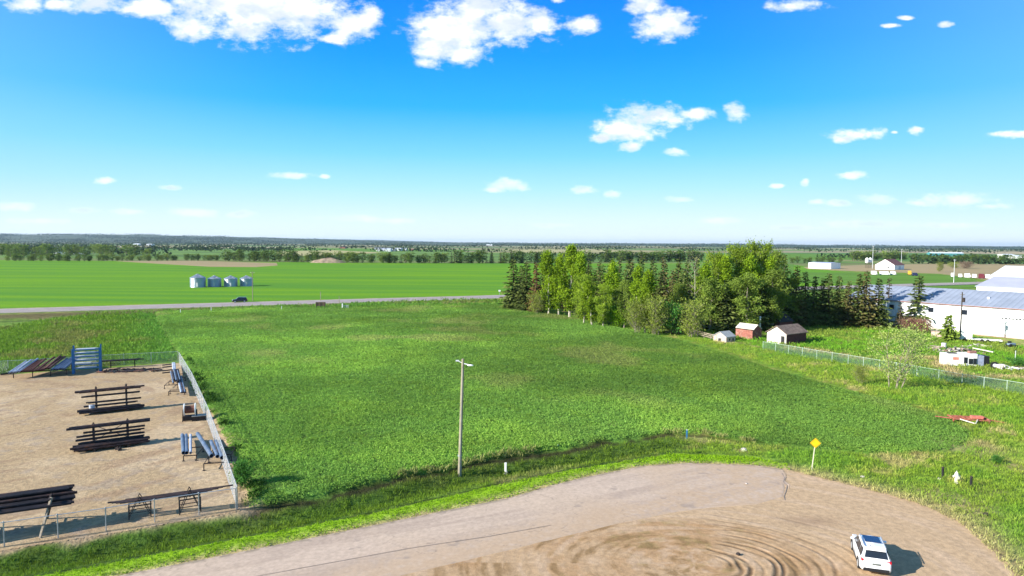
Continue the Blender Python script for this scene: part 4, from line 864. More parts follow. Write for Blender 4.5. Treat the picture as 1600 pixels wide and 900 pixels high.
# rail fence
rt = empty('rail_fence', G(1056,519), 0, 'old wooden rail fence running from the bushes to the small doghouse', 'fence'); org = Vector(rt.location); pts = [G(1056,519), G(1080,523), G(1100,528), G(1120,533)]
for a, b_ in zip(pts, pts[1:]):
    n = 2
    for k in range(n): q = a+(b_-a)*k/n-org; MB().bar(q+Vector((0, 0, -.2)), q+Vector((0, 0, 1.25)), .13).build('post', oldwood, rt)
    for z in (.45, .8, 1.12): MB().bar(a-org+Vector((0, 0, z)), b_-org+Vector((0, 0, z+random.uniform(-.06, .06))), .05, .15).build('rail', oldwood, rt)
rt = empty('rail_fence', G(1262,508), 0, 'low grey rail fence on the grass right of the white shed, before the spruces', 'fence'); org = Vector(rt.location); pts = [G(1262,508), G(1290,508), G(1316,509)]
for a, b_ in zip(pts, pts[1:]):
    for k in range(2): q = a+(b_-a)*k/2-org; MB().bar(q, q+Vector((0, 0, 1.1)), .1).build('post', oldwood, rt)
    for z in (.6, 1.0): MB().bar(a-org+Vector((0, 0, z)), b_-org+Vector((0, 0, z)), .05, .12).build('rail', oldwood, rt)
# ------------------------------------------------------------------ pipes and racks
_pc = {}
def pipe(a, b, r, m, label, group, name='steel_pipe', cat='pipe'):
    a = Vector(a); b = Vector(b); key = (round((b-a).length, 1), r, m.name)
    if key not in _pc:
        mb = MB(); mb.pipe((0, 0, 0), (key[0], 0, 0), r, max(.008, r*.12), 10); _pc[key] = mb.mesh(name, m, smooth=False)
    o = link(name, _pc[key], None, a); d = (b-a).normalized(); o.rotation_euler = d.to_track_quat('X', 'Z').to_euler(); return tag(o, label, cat, group)
def unitv(deg): return Vector((math.cos(math.radians(deg)), math.sin(math.radians(deg)), 0))
def cant_rack(c, ang, span, h, levels, label, brace=False, arm=.9):
    """two-post cantilever rack: posts, feet, arms"""
    u = unitv(ang); v = Vector((-u.y, u.x, 0)); r = empty('pipe_rack', c, 0, label, 'rack')
    for s in (-.5, .5):
        q = u*span*s
        MB().bar(q+Vector((0, 0, 0)), q+Vector((0, 0, h)), .16, .16).build('post', steel, r)
        MB().bar(q+Vector((0, 0, h)), q+Vector((0, 0, h+.12)), .06).build('cap', steel, r)
        MB().bar(q-v*(arm+.9)+Vector((0, 0, .09)), q+v*(arm+.1)+Vector((0, 0, .09)), .16, .16).build('foot', steel, r)
        for z in levels:
            MB().bar(q-v*arm*.75+Vector((0, 0, z+.03)), q+v*arm*.45+Vector((0, 0, z)), .1, .09).build('arm', steel, r)
    if brace:
        for (s0, z0, s1, z1) in ((-.5, h*.92, .5, h*.25), (-.5, h*.25, .5, h*.92)): MB().tube(u*span*s0+Vector((0, 0, z0)), u*span*s1+Vector((0, 0, z1)), .03, 6).build('brace', steel, r)
    MB().bar(u*span*-.5+Vector((0, 0, .25)), u*span*.5+Vector((0, 0, .25)), .1, .1).build('tie_beam', steel, r)
    return r, u, v
def along(c, u, v, z, off, s0, s1, r, m, label, group): return pipe(c+u*s0+v*off+Vector((0, 0, z)), c+u*s1+v*off+Vector((0, 0, z)), r, m, label, group)
# rack A (rear) and rack B (front)
for (nm, p0, p1, h, lv, where) in (('A', (151,643), (198,638), 2.85, (2.3, 1.75, 1.0, .6), 'rear'), ('B', (147,699), (200,692), 2.3, (1.9, 1.45, 1.12, .78, .45), 'front')):
    a = G(*p0); b_ = G(*p1); c = (a+b_)/2; c.z = .05; ang = math.degrees(math.atan2(b_.y-a.y, b_.x-a.x)); span = (b_-a).length
    rk, u, v = cant_rack(c, ang, span, h, lv, 'cantilever rack full of dark pipes, %s' % ('rear one, white barrel at its foot' if nm == 'A' else 'front one with crossed braces'), nm == 'B')
    gx = lambda s: 'pipes on the %s cantilever rack' % where
    for k in range(7): # top deck
        r_ = random.choice([.09, .1, .12]); along(c, u, v, lv[0]+.18+(.1 if k > 4 else 0), -.55+.16*(k if k < 5 else k-4.4), -span/2-1.7+random.uniform(-.5, .3), span/2+1.4+random.uniform(-.5, .6), r_, random.choice([rust, dark]), 'long rusty pipe lying on the top arms of the %s cantilever rack' % where, gx(0))
    for li, z in enumerate(lv[1:]):
        for k in range(random.choice([1, 2]) if li < 2 else 2):
            along(c, u, v, z+.16, -.5+.2*k, -span/2-1.2+random.uniform(-.4, .4), span/2+1.2+random.uniform(-.3, .4), .08 if k else .1, dark, 'dark pipe on a middle arm of the %s cantilever rack' % where, gx(0)+', middle arms')
    for k in range(13):
        lay = k//9; along(c, u, v, .27+.19*lay, -1.55+.2*(k % 9)+.1*lay, -span/2-1.5+random.uniform(-.5, .3), span/2+1.4+random.uniform(-.4, .5), .105, random.choice([dark, rust, dark]), 'dark pipe in the bottom layer of the %s cantilever rack' % where, gx(0)+', bottom layer')
# barrel at rack A
b_ = G(144,645.5); br = empty('barrel', b_, 0, 'pale blue and white barrel standing against the rear cantilever rack', 'barrel')
mb = MB(); mb.lathe([(0, 0), (.30, 0), (.31, .03), (.30, .06), (.30, .30), (.315, .33), (.30, .36), (.30, .62), (.315, .65), (.30, .68), (.30, .9), (.31, .93), (.30, .96), (.27, .95), (0, .94)], n=20); mb.build('drum', palepipe, br, smooth=True)
MB().lathe([(.05, .95), (.05, .99), (0, .995)], (.14, 0, 0), 8).build('bung', black, br)
# rack C bottom left: big inclined frames carrying dark pipe decks
u = unitv(28); v = Vector((-u.y, u.x, 0)); cC = G(62,835)
rC = empty('pipe_rack', cC, 0, 'large leaning-leg rack loaded with black pipe at the left bottom corner of the yard', 'rack')
for s in (.1, -3.6, -7.):
    q = u*s
    mt = oldwood if s > 0 else steel
    MB().bar(q-v*.7, q+v*.35+u*.6+Vector((0, 0, 2.35)), .13, .13).build('leg', mt, rC)
    MB().bar(q+v*2.9+Vector((0, 0, 0)), q+v*1.5+u*.6+Vector((0, 0, 2.3)), .13, .13).build('leg', steel, rC)
    for z, o in ((1.7, 1.), (2.3, 1.2)): MB().bar(q+v*-.1+u*.5+Vector((0, 0, z)), q+v*(2.5)+u*.5+Vector((0, 0, z)), .1, .1).build('arm', steel, rC)
    for z, f_ in ((.5, .2), (1., .42), (1.5, .65)): MB().bar(q-v*(.7-1.05*f_)+u*.6*f_+Vector((0, 0, z)), q+v*(2.9-1.4*f_)+u*.6*f_+Vector((0, 0, z)), .06, .06).build('rung', steel, rC)
for k in range(22):
    row = k//6; z = 1.83+.0*row; off = .0+.38*(k % 6)+.02*row
    z = 1.84+.2*row if row < 3 else 2.48; off = (.05+.2*(k % 6)+(0, .6, 1.1, 1.3)[row])
    pipe(cC+u*(-9.+random.uniform(-.3, .3))+v*off+Vector((0, 0, z)), cC+u*(1.8+random.uniform(-.35, .35))+v*off+Vector((0, 0, z)), .095, random.choice([dark, dark, rust]), 'long black pipe on the leaning-leg rack in the bottom left corner', 'pipes on the bottom left rack')
# light loose pipe leaning on the ground near the front fence
# trestles D with long pipes
tr = []
for i, (px, py) in enumerate(((219,807), (297,800))):
    c = G(px, py); r = empty('trestle', c, math.radians(28), 'braced steel trestle holding long pipes, %s of two by the front fence' % ('left' if i == 0 else 'right'), 'trestle', 'trestles by the front yard fence'); hz = 1.15 if i == 0 else 1.35
    for sx in (-.7, .7):
        for sy in (-.35, .35): MB().bar((sx, sy, 0), (sx, sy, hz*.82), .08).build('leg', steel, r)
    for sy in (-.35, .35):
        MB().bar((-.75, sy, hz*.82), (.75, sy, hz*.82), .08).build('rail', steel, r)
        for a_, b__ in (((-.7, sy, .1), (0, sy, hz+.45)), ((.7, sy, .1), (0, sy, hz+.45)), ((-.7, sy, hz*.4), (.7, sy, hz*.4))): MB().bar(a_, b__, .05).build('brace', steel, r)
    MB().bar((0, -.5, hz), (0, .5, hz), .1).build('crossbar', steel, r); tr.append(c+Vector((0, 0, hz+.06)))
d = (tr[1]-tr[0]).normalized(); vv = Vector((-d.y, d.x, 0))
for k in range(5):
    s0, s1 = (-1.2-.3*k, 4.6+.35*k) if k < 4 else (-1., 6.3)
    pipe(tr[0]+d*s0+vv*(-.3+.15*k)+Vector((0, 0, .08)), tr[0]+d*s1+vv*(-.3+.15*k)+Vector((0, 0, .08)), .055, rust if k % 2 else dark, 'long thin pipe spanning the two trestles by the front fence', 'pipes on the trestles')
# E: bundles on low stands by the right fence
def low_stand(c, ang, w, l, h, label, n=2):
    r = empty('pipe_stand', c, math.radians(ang), label, 'stand')
    for k in range(n):
        y = -l/2+l*k/(n-1)
        for x in (-w/2, w/2): MB().bar((x, y, 0), (x, y, h), .07).build('leg', steel, r); MB().box((x, y, .02), (.2, .2, .04)).build('foot', steel, r)
        MB().bar((-w/2, y, h), (w/2, y, h), .08).build('crossbar', steel, r)
    for x in (-w/2, w/2): MB().bar((x, -l/2, h*.9), (x, l/2, h*.9), .05).build('side_rail', steel, r)
    return r
q = G(293,722); low_stand(q+Vector((-.2, 1.6, 0)), 12, 1.1, 2.6, .5, 'low stand under two short fat blue-grey pipes near the right fence')
for k, px in enumerate((286, 291, 297)):
    a = G(px+1, 719); b_ = G(px-1+k, 690); a.z = b_.z = .68; pipe(a, b_, (.17, .16, .12)[k], bluepipe if k < 2 else palepipe, 'short fat blue-grey pipe on the low stand beside the right fence, pointing away', 'fat pipes on the left low stand')
q = G(331,735); low_stand(q+Vector((-.3, 2.4, 0)), 14, 1.9, 4.6, .62, 'wider low stand with long legs under three fat pipes touching the right fence', 3)
for k, (p0, p1, r_) in enumerate((((331,727),(309,691),.19),((340,728),(330,703),.17),((347,730),(338,703),.17))):
    a = G(*p0); b_ = G(*p1); a.z = b_.z = .86; pipe(a, b_, r_, bluepipe, 'fat blue-grey pipe, %s of three on the wider low stand at the right fence' % ('left', 'middle', 'right')[k], 'fat pipes on the right low stand')
# F: reel on a stand
q = G(293,659); r = empty('cable_reel', q+Vector((0, .6, 0)), math.radians(20), 'brown wound reel with white flanges on a dark stand beside the right fence', 'reel')
mb = MB(); mb.tube((-.5, 0, 1.25), (.5, 0, 1.25), .42, 16); mb.build('wound_core', redpipe, r)
for s in (-.56, .56): MB().tube((s-.05, 0, 1.25), (s+.05, 0, 1.25), .68, 20).build('flange', white, r)
for s in (-.7, .7):
    for y in (-.5, .5): MB().bar((s, y, 0), (s, y*.2, 1.2), .09).build('leg', steel, r)
MB().box((0, 0, .5), (1.5, .9, .1)).build('deck', steel, r); MB().box((0, -.45, .3), (1.3, .06, .45)).build('toolbox', black, r)
q = G(308,658); r = empty('steel_table', q+Vector((0, .5, 0)), math.radians(24), 'low pale-topped steel table between the reel and the right fence', 'table')
MB().box((0, 0, .55), (1.5, 1.0, .06)).build('top', concrete, r)
for sx in (-.65, .65):
    for sy in (-.4, .4): MB().bar((sx, sy, 0), (sx, sy, .53), .08).build('leg', steel, r)
MB().box((0, -.42, .3), (1.3, .05, .4)).build('panel', steel, r)
# G: bundles at the back right corner
q = G(277,598); low_stand(q+Vector((0, 0, 0)), 15, 1.6, 8., .5, 'long low stand crowded with mixed pipe in the back right corner of the yard', 4)
for k in range(13):
    x = 271+k*.95; y0 = 603+random.uniform(-3, 3); a = G(x, y0); b_ = G(x-4, y0-random.uniform(13, 20)); a.z = b_.z = .62+.12*(k % 3); pipe(a, b_, random.choice([.07, .09, .11]), random.choice([rust, dark, bluepipe, rust]), 'pipe in the mixed bundle at the back right corner of the yard', 'mixed pipes in the back right corner')
for k in range(6):
    a = G(283+k*1.25, 620); b_ = G(277.5+k*1.1, 594); a.z = b_.z = .55+.05*(k % 2); pipe(a, b_, .09, random.choice([bluepipe, palepipe, rust]), 'greyish pipe in the bundle reaching nearest along the right fence corner', 'grey pipes along the right fence')
for k in range(3):
    a = G(271+k*1.5, 585); b_ = G(270+k*1.5, 574); a.z = b_.z = .7; pipe(a, b_, .12, palepipe, 'short pale blue pipe on top at the back right corner', 'pale pipes at the back corner')
for k in range(4):
    a = G(254, 574+k*4.5); b_ = G(270, 572+k*4.5); a.z = b_.z = .35+.1*(k % 2); pipe(a, b_, .09, dark, 'short dark beam sticking out left of the back right corner bundle', 'dark beams at the back corner', 'steel_beam', 'beam')
r = low_stand(G(277,616), 15, 1.9, .9, .5, 'small stand with bare arms near the back part of the right fence')
# H: sloping rack of parallel pipes, back left
q = G(58,589); r = empty('pipe_rack', q, math.radians(25), 'low rack carrying a row of parallel pipes pointing away at the back left', 'rack')
for y in (.3, 5.):
    MB().bar((-3., y, .8), (3.7, y, .8), .12).build('crossbar', steel, r)
    for x in (-2.9, -.6, 1.6, 3.6): MB().bar((x, y, 0), (x, y, .8), .1).build('leg', steel, r)
for k in range(19):
    f_ = k/18; q0 = Vector(q)+unitv(25)*(-3.2+6.6*f_)+unitv(115)*(-.7+random.uniform(-.25, .25)); q1 = q0+unitv(104+random.uniform(-1, 1))*random.uniform(5.3, 6.6); r_ = (.13, .14, .17)[0 if k < 6 else (1 if k < 11 else 2)]
    zz = .88+r_+(.18 if 11 < k < 14 else 0); q0.z = zz; q1.z = zz+random.uniform(.5,1.0); m = palepipe if k < 4 else (redpipe if k < 14 else bluepipe)
    pipe(q0, q1, r_, m, {palepipe: 'pale silver pipe at the left end of the back left pipe row', redpipe: 'rusty red-brown pipe in the middle of the back left pipe row', bluepipe: 'dull blue pipe at the right end of the back left pipe row'}[m], 'row of parallel pipes at the back left, '+{palepipe: 'silver', redpipe: 'rusty', bluepipe: 'blue'}[m])
a = G(1,587); b_ = G(26,584); a.z = b_.z = .2; pipe(a, b_, .14, dark, 'black pipe lying alone on the ground left of the back pipe row', None)
# blue rack
q = G(136,583); r = empty('blue_rack', q, math.radians(25), 'tall blue steel shelf rack holding pale rods at the back of the yard', 'rack')
Wd, Hh, Dp = 3.5, 3.75, 1.1
for sx in (-1, 1):
    for y in (0, Dp): MB().box((sx*Wd/2, y, Hh/2+(.2 if y else 0)), (.3 if y == 0 else .2, .2, Hh+(.4 if y else 0))).build('post', bluesteel, r)
    for z in (.4, 1.3, 2.2, 3.1): MB().bar((sx*Wd/2, 0, z), (sx*Wd/2, Dp, z+.4), .07).build('side_brace', bluesteel, r)
for z in (.75, 1.35, 1.95, 2.5, 3.0, 3.55):
    sh_ = MB().box((0, -.02, z), (Wd, .1, .13)).box((0, Dp, z), (Wd, .1, .13)).build('shelf', bluesteel, r)
    for k in range(4): MB().tube((-Wd/2+.1+random.uniform(0, .5), .15+.25*k, z+.12), (Wd/2-.1-random.uniform(0, .6 if z != 1.35 else 1.6), .15+.25*k, z+.12), .045, 6).build('rod', pale, sh_)
MB().box((-.5, .2, 1.55), (2.0, .5, .16)).build('rod_tray', white, r)
# long pipe bundle on posts right of the blue rack
a = G(156,576); b_ = G(224,572); st_ = [a+(b_-a)*f_ for f_ in (.25, .8)]
for i, s in enumerate(st_):
    r = empty('pipe_stand', s, math.radians(25), '%s stand under the long pipes right of the blue rack' % ('left' if i == 0 else 'right'), 'stand')
    for y in (-.3, .3): MB().bar((0, y, 0), (0, y, 1.0), .09).build('leg', steel, r)
    MB().bar((0, -.45, 1.02), (0, .45, 1.02), .09).build('crossbar', steel, r)
d = (b_-a).normalized(); vv = Vector((-d.y, d.x, 0))
for k in range(4):
    pipe(a+vv*(-.3+.2*k)+Vector((0, 0, 1.17)), b_+vv*(-.3+.2*k)+Vector((0, 0, 1.17))+d*random.uniform(-.8, .6), .1, dark, 'long black pipe held up right of the blue rack, parallel to the back fence', 'pipes right of the blue rack')
# cut pipe pieces strewn on the ground behind
for k in range(70):
    s = random.random(); q = G(156+92*s, 583.5-5*random.random()-2*s+(0)); a_ = random.uniform(0, 3.14); L_ = random.uniform(.4, 1.3)
    q.z = .14; pipe(q, q+unitv(math.degrees(a_))*round(L_, 1), .07, random.choice([dark, rust, redpipe]), 'short cut piece of pipe strewn on the gravel right of the blue rack', 'cut pipe pieces on the gravel', 'pipe_piece')
for k, (px, py) in enumerate([(183,703),(187,704)]): 
    o = MB().box((0, 0, .12), (.3, .22, .24)).box((.05, 0, .28), (.12, .12, .1)).build('timber_block', steel, None, G(px, py)); o.rotation_euler.z = k*.8; tag(o, 'small dark block on the gravel in front of the front cantilever rack', 'block', 'small dark blocks before the front rack')
# ------------------------------------------------------------------ poles, signs, hydrants
polew = mat('weathered_pole_wood', (.27,.24,.17), .9, 0, .2, 1.2, dirt=(.38,.35,.30), dirtamt=.4)
q = G(718,747); r = empty('street_lamp', q, 0, 'tall weathered wooden pole with a small street lamp head beside the ditch', 'street lamp')
MB().tube((0, 0, -.2), (.28, 0, 10.4), .17, 12, .115).build('pole', polew, r)
MB().tube((.025, 0, 1.75), (.03, 0, 1.83), .20, 12).build('band', galv, r)
am = MB().tube((.28, 0, 10.0), (.9, -.28, 9.92), .035, 8).build('arm', pale, r)
lh = MB().lathe([(0, .0), (.10, .0), (.16, .05), (.13, .12), (.05, .15), (0, .15)], n=12); 
o = lh.build('lamp_head', white, r, (.95, -.30, 9.82)); o.scale = (1.7, .9, 1); 
MB().tube((.28, 0, 10.0), (-.2, .2, 10.2), .03, 8).build('arm', pale, r); MB().box((-.22, .2, 10.2), (.3, .16, .1)).build('photocell', pale, r)
MB().bar((.02, -.17, 0), (.27, -.13, 9.6), .03).build('cable_guard', galv, r)
q = G(1500,532); r = empty('utility_pole', q, 0, 'dark wooden utility pole with a transformer in front of the long building', 'pole')
MB().tube((0, 0, -.2), (0, 0, 10.3), .16, 10, .11).build('pole', mat('dark_pole_wood', (.06,.05,.04), .9), r)
MB().lathe([(0, 0), (.25, 0), (.27, .1), (.27, .85), (.2, .95), (0, .97)], (.3, -.1, 8.2), 12).build('transformer', steel, r); MB().bar((-.5, 0, 9.8), (.5, 0, 9.8), .09).build('crossarm', oldwood, r)
for (px, py, ty, lab, m) in ((395,471,424,'slim pale-and-dark utility pole beside the highway right of the grain bins', polew), (1490,443,405,'pale pole standing in the far pasture before the bare field', pale), (1363,420,384,'tall pale mast beside the small tanks, left of the far gabled building', pale), (1408,415,389,'pale mast right behind the far gabled building', pale)):
    b_, h = th(px, py, ty); r = empty('utility_pole', b_, 0, lab, 'pole'); MB().tube((0, 0, -.2), (0, 0, h), .2 if py < 430 else .15, 8, .14 if py < 430 else .1).build('pole', m, r); MB().bar((-.7, 0, h-.5), (.7, 0, h-.5), .12).build('crossarm', m, r)
    for s in (-.6, .6): MB().lathe([(.04, 0), (.06, .1), (.03, .2)], (s, 0, h-.44), 6).build('insulator', white, r)
# yellow end-of-road marker
yel = mat('traffic_yellow', (.80,.47,.01), .5, 0, .06, 4); q = G(1268,735); r = empty('road_sign', q, math.radians(-10), 'yellow diamond warning sign on a pale post beside the turning circle', 'sign')
MB().bar((0, 0, -.1), (.26, 0, 2.9), .07, .05).build('post', mat('pale_post_paint', (.62,.60,.45), .6), r)
s_ = .46; mb = MB(); mb.add([(x, y, z) for y in (-.05, -.035) for x, z in ((0, -s_), (s_, 0), (0, s_), (-s_, 0))], [(0, 1, 2, 3), (7, 6, 5, 4), (0, 4, 5, 1), (1, 5, 6, 2), (2, 6, 7, 3), (3, 7, 4, 0)]); pn = mb.build('panel', yel, r, (.24, 0, 2.5))
mb = MB(); mb.add([(x*.92, -.053, z*.92) for x, z in ((0, -s_), (s_, 0), (0, s_), (-s_, 0))]+[(x*.87, -.053, z*.87) for x, z in ((0, -s_), (s_, 0), (0, s_), (-s_, 0))], [(k, (k+1) % 4, 4+(k+1) % 4, 4+k) for k in range(4)]); mb.build('border', mat('sign_border', (.25,.14,.01), .6), pn)
# hydrant and its two black marker posts
hyd = mat('cream_hydrant_paint', (.74,.70,.52), .5, 0, .08, 6)
q = G(1494,755); r = empty('fire_hydrant', q, 0, 'cream fire hydrant standing in the grass between two short black posts', 'hydrant'); r.scale = (1.15, 1.15, 1.25)
MB().lathe([(.16, -.05), (.16, .04), (.115, .06), (.11, .5), (.15, .52), (.15, .58), (.13, .60), (.12, .68), (.07, .76), (0, .78)], n=14).build('barrel', hyd, r, smooth=True)
MB().lathe([(.035, .77), (.035, .85), (0, .855)], n=6).build('top_nut', hyd, r)
for s in (-1, 1): MB().tube((0, 0, .48), (.21*s, 0, .48), .055, 10).tube((.2*s, 0, .48), (.24*s, 0, .48), .075, 10).build('outlet', hyd, r)
MB().tube((0, 0, .44), (0, -.22, .44), .075, 10).tube((0, -.2, .44), (0, -.25, .44), .1, 10).build('pumper_outlet', hyd, r)
for (px, py, h, lab) in ((1472.5,748,.78,'short black marker post left of the hydrant, with a white stone at its foot'), (1517,762,.72,'short black marker post right of the hydrant')):
    r = empty('marker_post', G(px, py), 0, lab, 'post', 'black posts beside the hydrant'); r.scale = (1.1, 1.1, 1.25); MB().tube((0, 0, -.1), (0, 0, h), .09, 10).build('post', black, r); MB().lathe([(.095, h-.02), (.095, h+.03), (.03, h+.07), (0, h+.075)], n=10).build('cap', steel, r)
for (px, py, ty, m, lab) in ((871,709,695,mat('blue_post_paint', (.03,.16,.32), .6),'blue marker post on the crop edge, left of two'), (1073,686,672,mat('blue_post_paint', (.03,.16,.32), .6),'blue marker post on the crop edge, right of two')):
    b_, h = th(px, py, ty); r = empty('marker_post', b_, 0, lab, 'post', 'blue posts along the crop edge'); MB().bar((0, 0, -.1), (0, 0, h), .14, .09).build('post', m, r); MB().box((0, 0, h+.02), (.16, .11, .05)).build('cap', pale, r)
b_, h = th(790,739,723); r = empty('marker_post', b_, 0, 'short white utility pedestal in the ditch right of the street lamp', 'pedestal'); MB().box((0, 0, h/2), (.2, .16, h)).build('post', white, r, bevel=.02); MB().box((0, 0, .1), (.32, .26, .2)).build('base', concrete, r)
for (px, py, s, lab) in ((1348,746,.28,'small white stone in the grass right of the yellow sign'), (1468,749,.22,'white stone at the foot of the left black marker post'), (1162,704,.45,'pale clod of earth on the edge of the crop'), (1166,757,.12,'small pale stone on the asphalt'), (1153,868,.22,'dark stone among the tyre ruts'), (1540,806,.3,'dark stone in the right verge')):
    mb = MB(); g = np.random.default_rng(int(px)); 
    mb.lathe([(s*.1, 0), (s*.62, 0), (s*.7, s*.22), (s*.45, s*.5), (0, s*.58)], n=9); mb.v = [(x*g.uniform(.8, 1.2), y*g.uniform(.8, 1.2), z*g.uniform(.85, 1.15)) for x, y, z in mb.v]
    q = G(px, py); q.z += .06 if py > 750 else 0; tag(mb.build('stone', stone if 'dark' not in lab else steel, None, q), lab, 'stone')
# highway furniture
def simple_post(px, py, ty, w, m, name, lab, cat, extra=None):
    b_, h = th(px, py, ty); r = empty(name, b_, 0, lab, cat); MB().bar((0, 0, -.1), (0, 0, h), w, w).build('post', m, r)
    if extra: extra(r, h)
    return r
simple_post(501,470,456,.16,polew,'roadside_post','dark post on the far side of the highway above the brown board','post', lambda r, h: MB().box((0, 0, h+.05), (.2, .2, .1)).build('cap', steel, r))
simple_post(530,476,463,.16,polew,'roadside_post','grey post on the near side of the highway right of the brown board','post', lambda r, h: MB().box((0, 0, h+.05), (.2, .2, .1)).build('cap', steel, r))
simple_post(780.5,462,453,.1,galv,'road_sign','small pale sign on a post at the highway just left of the grove','sign', lambda r, h: MB().box((0, 0, h-.3), (.7, .05, .6)).build('panel', white, r))
q = G(501,481); r = empty('notice_board', q, math.radians(10), 'brown wooden board on posts seen from behind, beside the highway ditch', 'board')
brn = mat('brown_board', (.17,.105,.07), .85, 0, .15, 2)
MB().box((0, 0, 1.15), (2.9, .1, 1.15)).build('panel', brn, r)
for x in (-1.2, 0, 1.2): MB().box((x, -.1, .85), (.14, .1, 1.75)).build('post', mat('dark_board_post', (.09,.06,.045), .9), r)
q = G(535,482); r = empty('utility_cabinet', q, 0, 'white post and grey slatted barrier beside the brown highway board', 'barrier'); MB().box((0, 0, .75), (.28, .28, 1.5)).build('post', white, r)
for x in (.7, 1.15, 1.6): MB().box((x, .3, .5), (.16, .1, 1.0)).build('slat', galv, r)
MB().box((.8, .3, .8), (1.9, .07, .14)).build('rail', galv, r)
for (px, py) in ((282,489),(330,486),(440,484)): simple_post(px, py, py-6, .12, pale, 'marker_post', 'thin pale marker post at x on the near highway verge'.replace(' at x', {282: ', leftmost of three', 330: ', middle of three', 440: ', rightmost of three'}[px]), 'post')
# ------------------------------------------------------------------ grain bins
def bin_(px, py, ty, wpx, lab):
    b_, h = th(px, py, ty); R_ = wpx/2*b_.y/F*1.0; b_.y += R_; eh = h*.72; r = empty('grain_bin', b_, 0, lab, 'grain bin', 'corrugated grain bins beyond the highway')
    MB().lathe([(R_, 0), (R_, eh)], n=40).build('wall', binwall, r, smooth=True)
    rf = MB(); rf.lathe([(R_+.12, eh-.05), (R_+.12, eh+.02), (.45, h-.2), (.45, h), (0, h+.05)], n=40); ro = rf.build('roof', binroof, r)
    ribs = MB()
    for k in range(20): t_ = k/20*6.283; ribs.bar((math.cos(t_)*R_, math.sin(t_)*R_, eh+.06), (math.cos(t_)*.5, math.sin(t_)*.5, h-.13), .06)
    ribs.build('ribs', binroof, ro); MB().lathe([(.25, 0), (.25, .3), (0, .35)], (R_*.5, -.3, eh+(h-eh)*.45), 8).build('vent', binroof, ro)
    MB().box((R_*.3, -R_*.96, eh*.3), (.9, .12, eh*.42)).build('door', galv, r)
    ld = MB()
    for s in (-.2, .2): ld.bar((-.9+s, -R_*.96, .2), (-.9+s, -R_*.96, eh), .05)
    for k in range(int(eh/.35)): ld.bar((-1.1, -R_*.96, .3+k*.35), (-.7, -R_*.96, .3+k*.35), .03)
    ld.build('ladder', galv, r)
bin_(304,449.5,428.5,23,'largest steel grain bin, leftmost of four beyond the highway'); bin_(331,448.6,431,20,'second steel grain bin from the left beyond the highway'); bin_(356.5,448.2,431,20,'third steel grain bin from the left beyond the highway'); bin_(381.5,447.6,431,19.5,'rightmost steel grain bin beside the utility pole')
# earth mound
g = np.linspace(-1, 1, 46); XX, YY = np.meshgrid(g, g); hh = np.clip(1-np.hypot(XX, YY), 0, 1)**.8*(4.2+2.5*fbm(XX*4+3, YY*4, 8, 3))*sstep(1-np.hypot(XX, YY), 0, .3)
b_ = G(513,410.6); V = np.stack([XX.ravel()*20+0, YY.ravel()*10, hh.ravel()-.2], 1); id_ = np.arange(46*46).reshape(46, 46); q4 = np.stack([id_[:-1, :-1], id_[:-1, 1:], id_[1:, 1:], id_[1:, :-1]], -1).reshape(-1, 4)
tag(link('earth_mound', mesh_np('earth_mound', V, q4, [mat('bare_earth', (.27,.20,.14), .95, 0, .35, .25, dirt=(.12,.15,.05), dirtamt=.7)], smooth=True), None, b_), 'brown earth mound in front of the shelterbelt behind the big field', 'mound')
# ------------------------------------------------------------------ buildings
def gable(name, label, corner, yaw, L, Wd, eh, rh, wallm, roofm, over=.3, doors=(), wins=(), cat='shed', gw=None, trim=None):
    """corner = near corner on the ground; local +X runs along the ridge, +Y across"""
    r = empty(name, corner, math.radians(yaw), label, cat)
    mb = MB(); v = []
    for x in (0, L): v += [(x, 0, -.2), (x, Wd, -.2), (x, Wd, eh), (x, Wd/2, rh), (x, 0, eh)]
    mb.add(v, [(0, 1, 2, 3, 4), (5, 9, 8, 7, 6), (0, 4, 9, 5), (1, 6, 7, 2)]); mb.build('wall', [wallm], r)
    th_ = .12
    for sgn in (0, 1):
        e = Vector((0, -over if sgn == 0 else Wd+over, eh-over*(rh-eh)/(Wd/2))); a = Vector((0, Wd/2, rh)); rm = MB()
        v = [(x, p_.y, p_.z+dz) for dz in (.02, .02+th_) for x, p_ in ((-over, e), (L+over, e), (L+over, a), (-over, a))]
        rm.add(v, [(0, 1, 2, 3), (7, 6, 5, 4), (0, 4, 5, 1), (1, 5, 6, 2), (2, 6, 7, 3), (3, 7, 4, 0)]); rm.build('roof', roofm, r)
    for (face, c, z0, w, h, m) in list(doors)+list(wins):
        nm = 'door' if (face, c, z0, w, h, m) in list(doors) else 'window'
        bx = {'f': ((c, -.03, z0+h/2), (w, .08, h)), 'e': ((-.03, c, z0+h/2), (.08, w, h)), 'g': ((L+.03, c, z0+h/2), (.08, w, h))}[face]
        o = MB().box(*bx).build(nm, m, r)
        fm = MB(); fx = .07
        cx, cy, cz = bx[0]
        if face == 'f':
            for s in (-1, 1): fm.box((cx+s*(w/2+fx/2), cy-.01, cz), (fx, .1, h+2*fx))
            fm.box((cx, cy-.01, cz+h/2+fx/2), (w, .1, fx))
        else:
            for s in (-1, 1): fm.box((cx, cy+s*(w/2+fx/2), cz), (.1, fx, h+2*fx))
            fm.box((cx, cy, cz+h/2+fx/2), (.1, w, fx))
        fm.build('frame', trim or whitewood, o)
    return r
B = Vector((55.1, 136., 0)); gable('wooden_shed', 'white-fronted shed with brown shingle roof and one dark doorway behind the green fence', B, 35, 7.0, 4.4, 2.2, 3.55, darkred, brownshingle, .3, doors=[('e', .75, 0, .8, 1.7, black)], trim=whitewood)
